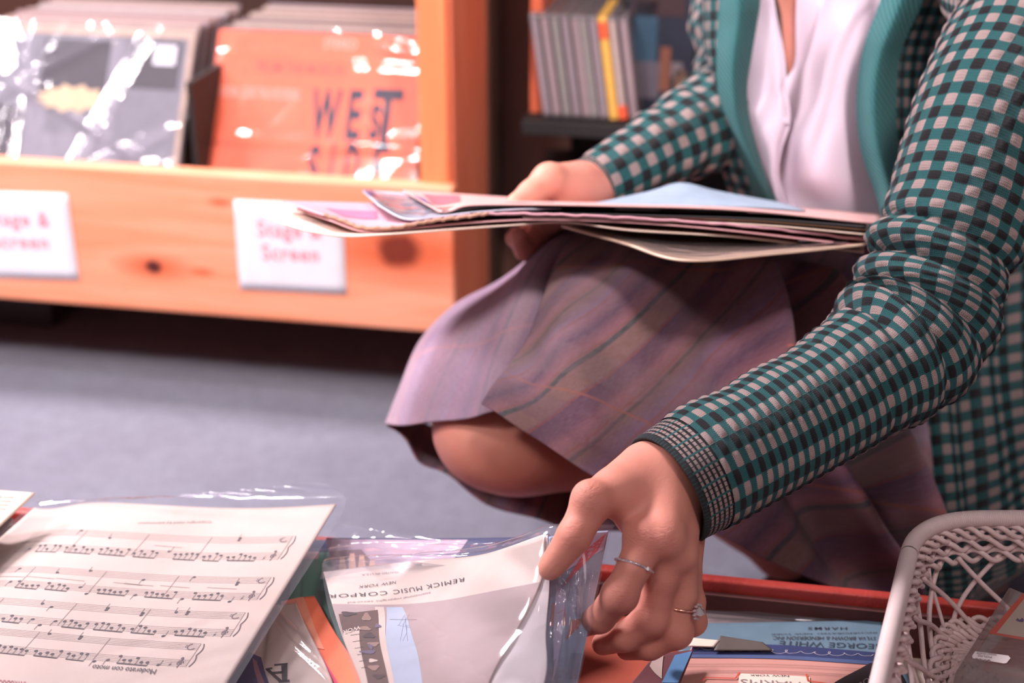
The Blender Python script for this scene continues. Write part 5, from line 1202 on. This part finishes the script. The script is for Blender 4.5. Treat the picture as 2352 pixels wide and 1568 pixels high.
e,Pt=bk('cream booklet reaching furthest left in the held stack, its end curling down',
 [(700,528,1.20),(790,541,1.19),(900,536,1.19),(1150,517,1.20),(1300,509,1.21),(1450,527,1.20),(1700,543,1.21),(1985,578,1.22)],[(575,478,1.32),(700,484,1.33),(850,490,1.35),(1150,492,1.38),(1300,492,1.38),(1450,500,1.38),(1700,512,1.38),(1985,535,1.38)],PAP['cream'],.0015,[[(620,502,1.25),(740,516,1.25),(880,516,1.26),(1150,506,1.28),(1300,501,1.29),(1450,514,1.28),(1700,528,1.28),(1985,558,1.29)]])
print_line(e,Pt,'songs for voice and piano',(640,496),(760,518),(5,-5),inkg,.0)
e,Pt=bk('mauve folded page under the torn pink booklet in the held stack',
 [(760,505,1.205),(830,529,1.20),(900,527,1.20),(1100,508,1.20),(1300,503,1.20),(1600,520,1.20),(1980,563,1.21)],[(680,478,1.30),(800,482,1.32),(900,484,1.34),(1100,484,1.36),(1300,486,1.36),(1600,498,1.36),(1980,528,1.36)],PAP['rose'],.0015)
e,Pt=bk('pink booklet with a torn brown edge at the left of the held stack',
 [(745,492,1.21),(830,521,1.20),(900,521,1.195),(1000,505,1.195),(1120,489,1.195),(1300,491,1.195),(1500,501,1.195),(1750,520,1.20),(1985,548,1.21)],[(650,461,1.31),(760,463,1.33),(860,466,1.35),(980,470,1.37),(1120,474,1.38),(1300,478,1.38),(1500,484,1.38),(1750,498,1.38),(1985,520,1.38)],plain('pink_print2',(.66,.34,.40)),.002,disp=lambda u,v:.0006*np.sin(u*160)*np.sin(u*47)*(v<.06))
print_rect(e,Pt,[(.10,.35),(.22,.30),(.24,.62),(.08,.66)],plain('rose_print3',(.62,.18,.30)),off=.0005)
tb=plain('torn_edge',(.48,.26,.18)); fr_=[P(745,493,1.209),P(790,508,1.204),P(830,522,1.199),P(900,523,1.194),P(960,513,1.194),P(1000,506,1.194),P(1060,499,1.194),P(1122,490,1.194)]
q=cr(fr_,80)+np.stack([np.zeros(80),np.zeros(80),.0009*np.sin(np.arange(80)*1.7)*np.sin(np.arange(80)*.6)],1); tube('torn_edge',q,.0016,tb,e,6)
GL='thin booklet inside the held stack, only its near edge showing'
for k,(y,m_) in enumerate(((488,'black'),(491,'tan'),(495,'brown'),(498,'cream'))):  # black cover imitates the shade in the gap below the top booklet
    dy=[0,2,8,20,45]; x=[1080+40*k,1300,1500,1750,1990]
    bk(GL,[(xx,y+d*(.72+.05*k),1.20+.004*(k%3)) for xx,d in zip(x,dy)],[(xx,y-9+d*.5,1.37) for xx,d in zip(x,dy)],PAP[m_],.0012)[0]['group']=GR
e,Pt=bk('pale blue-grey booklet in a clear sleeve, second from the top of the held stack',
 [(870,470,1.23),(930,501,1.205),(1000,497,1.20),(1080,487,1.20),(1180,479,1.205),(1240,478,1.21),(1290,477,1.22)],[(833,437,1.36),(900,440,1.38),(1000,446,1.39),(1080,456,1.40),(1150,466,1.40),(1220,470,1.38),(1290,472,1.36)],plain('pale_blue_print2',(.48,.50,.58)),.0015)
print_rect(e,Pt,[(0,.6),(.06,.5),(.06,1),(0,1)],plain('violet_print2',(.14,.10,.26)),off=.0005)
film(e,Patch(Pt.G[::6,::12]+np.array([0,0,.003]),60,30,ridges(73,6,.002)),mk_film('clear_film_i',bsc=14,bd=.006))
e,Pt=bk('top pink booklet of the held stack with a turned-down corner',
 [(985,470,1.225),(1022,486,1.205),(1075,470,1.205),(1200,468,1.205),(1400,471,1.205),(1700,481,1.21),(2030,514,1.22)],[(925,436,1.37),(990,440,1.385),(1075,446,1.39),(1200,454,1.40),(1400,462,1.40),(1700,468,1.40),(2030,492,1.40)],plain('salmon_print2',(.66,.38,.36)),.0015)
print_rect(e,Pt,[(.0,.15),(.07,.1),(.07,.5),(.0,.6)],plain('violet_print3',(.18,.12,.3)),off=.0005)
print_rect(e,Pt,[(.10,.3),(.3,.3),(.3,.8),(.10,.8)],plain('wine_print3',(.45,.14,.18)),off=.0005)
e,Pt=bk('pale blue sheet sticking up behind the held stack near the lap',
 [(1330,470,1.27),(1450,470,1.27),(1580,472,1.27),(1720,474,1.27),(1850,482,1.28)],[(1385,462,1.34),(1490,438,1.352),(1565,419,1.358),(1650,438,1.36),(1790,464,1.37)],plain('soft_blue_print',(.30,.38,.48)),.0015)

# ------------------------------------------------------------------ nest the trimmings under the garments they belong to
def nest(child,par):
    child.parent=par; child.matrix_parent_inverse=Matrix.Identity(4)
kids={}
for c in pers.children: kids.setdefault(c.name.split('.')[0],[]).append(c)
for k,sl_ in enumerate(kids['sleeve']): nest(kids['cuff'][k],sl_)
for k,f_ in enumerate(kids['cardigan_front']): nest(kids['collar_band'][k],f_)
nest(kids['hem_band'][0],kids['cardigan_back'][0])
for c in kids['placket']+kids['button']: nest(c,kids['shirt'][1])
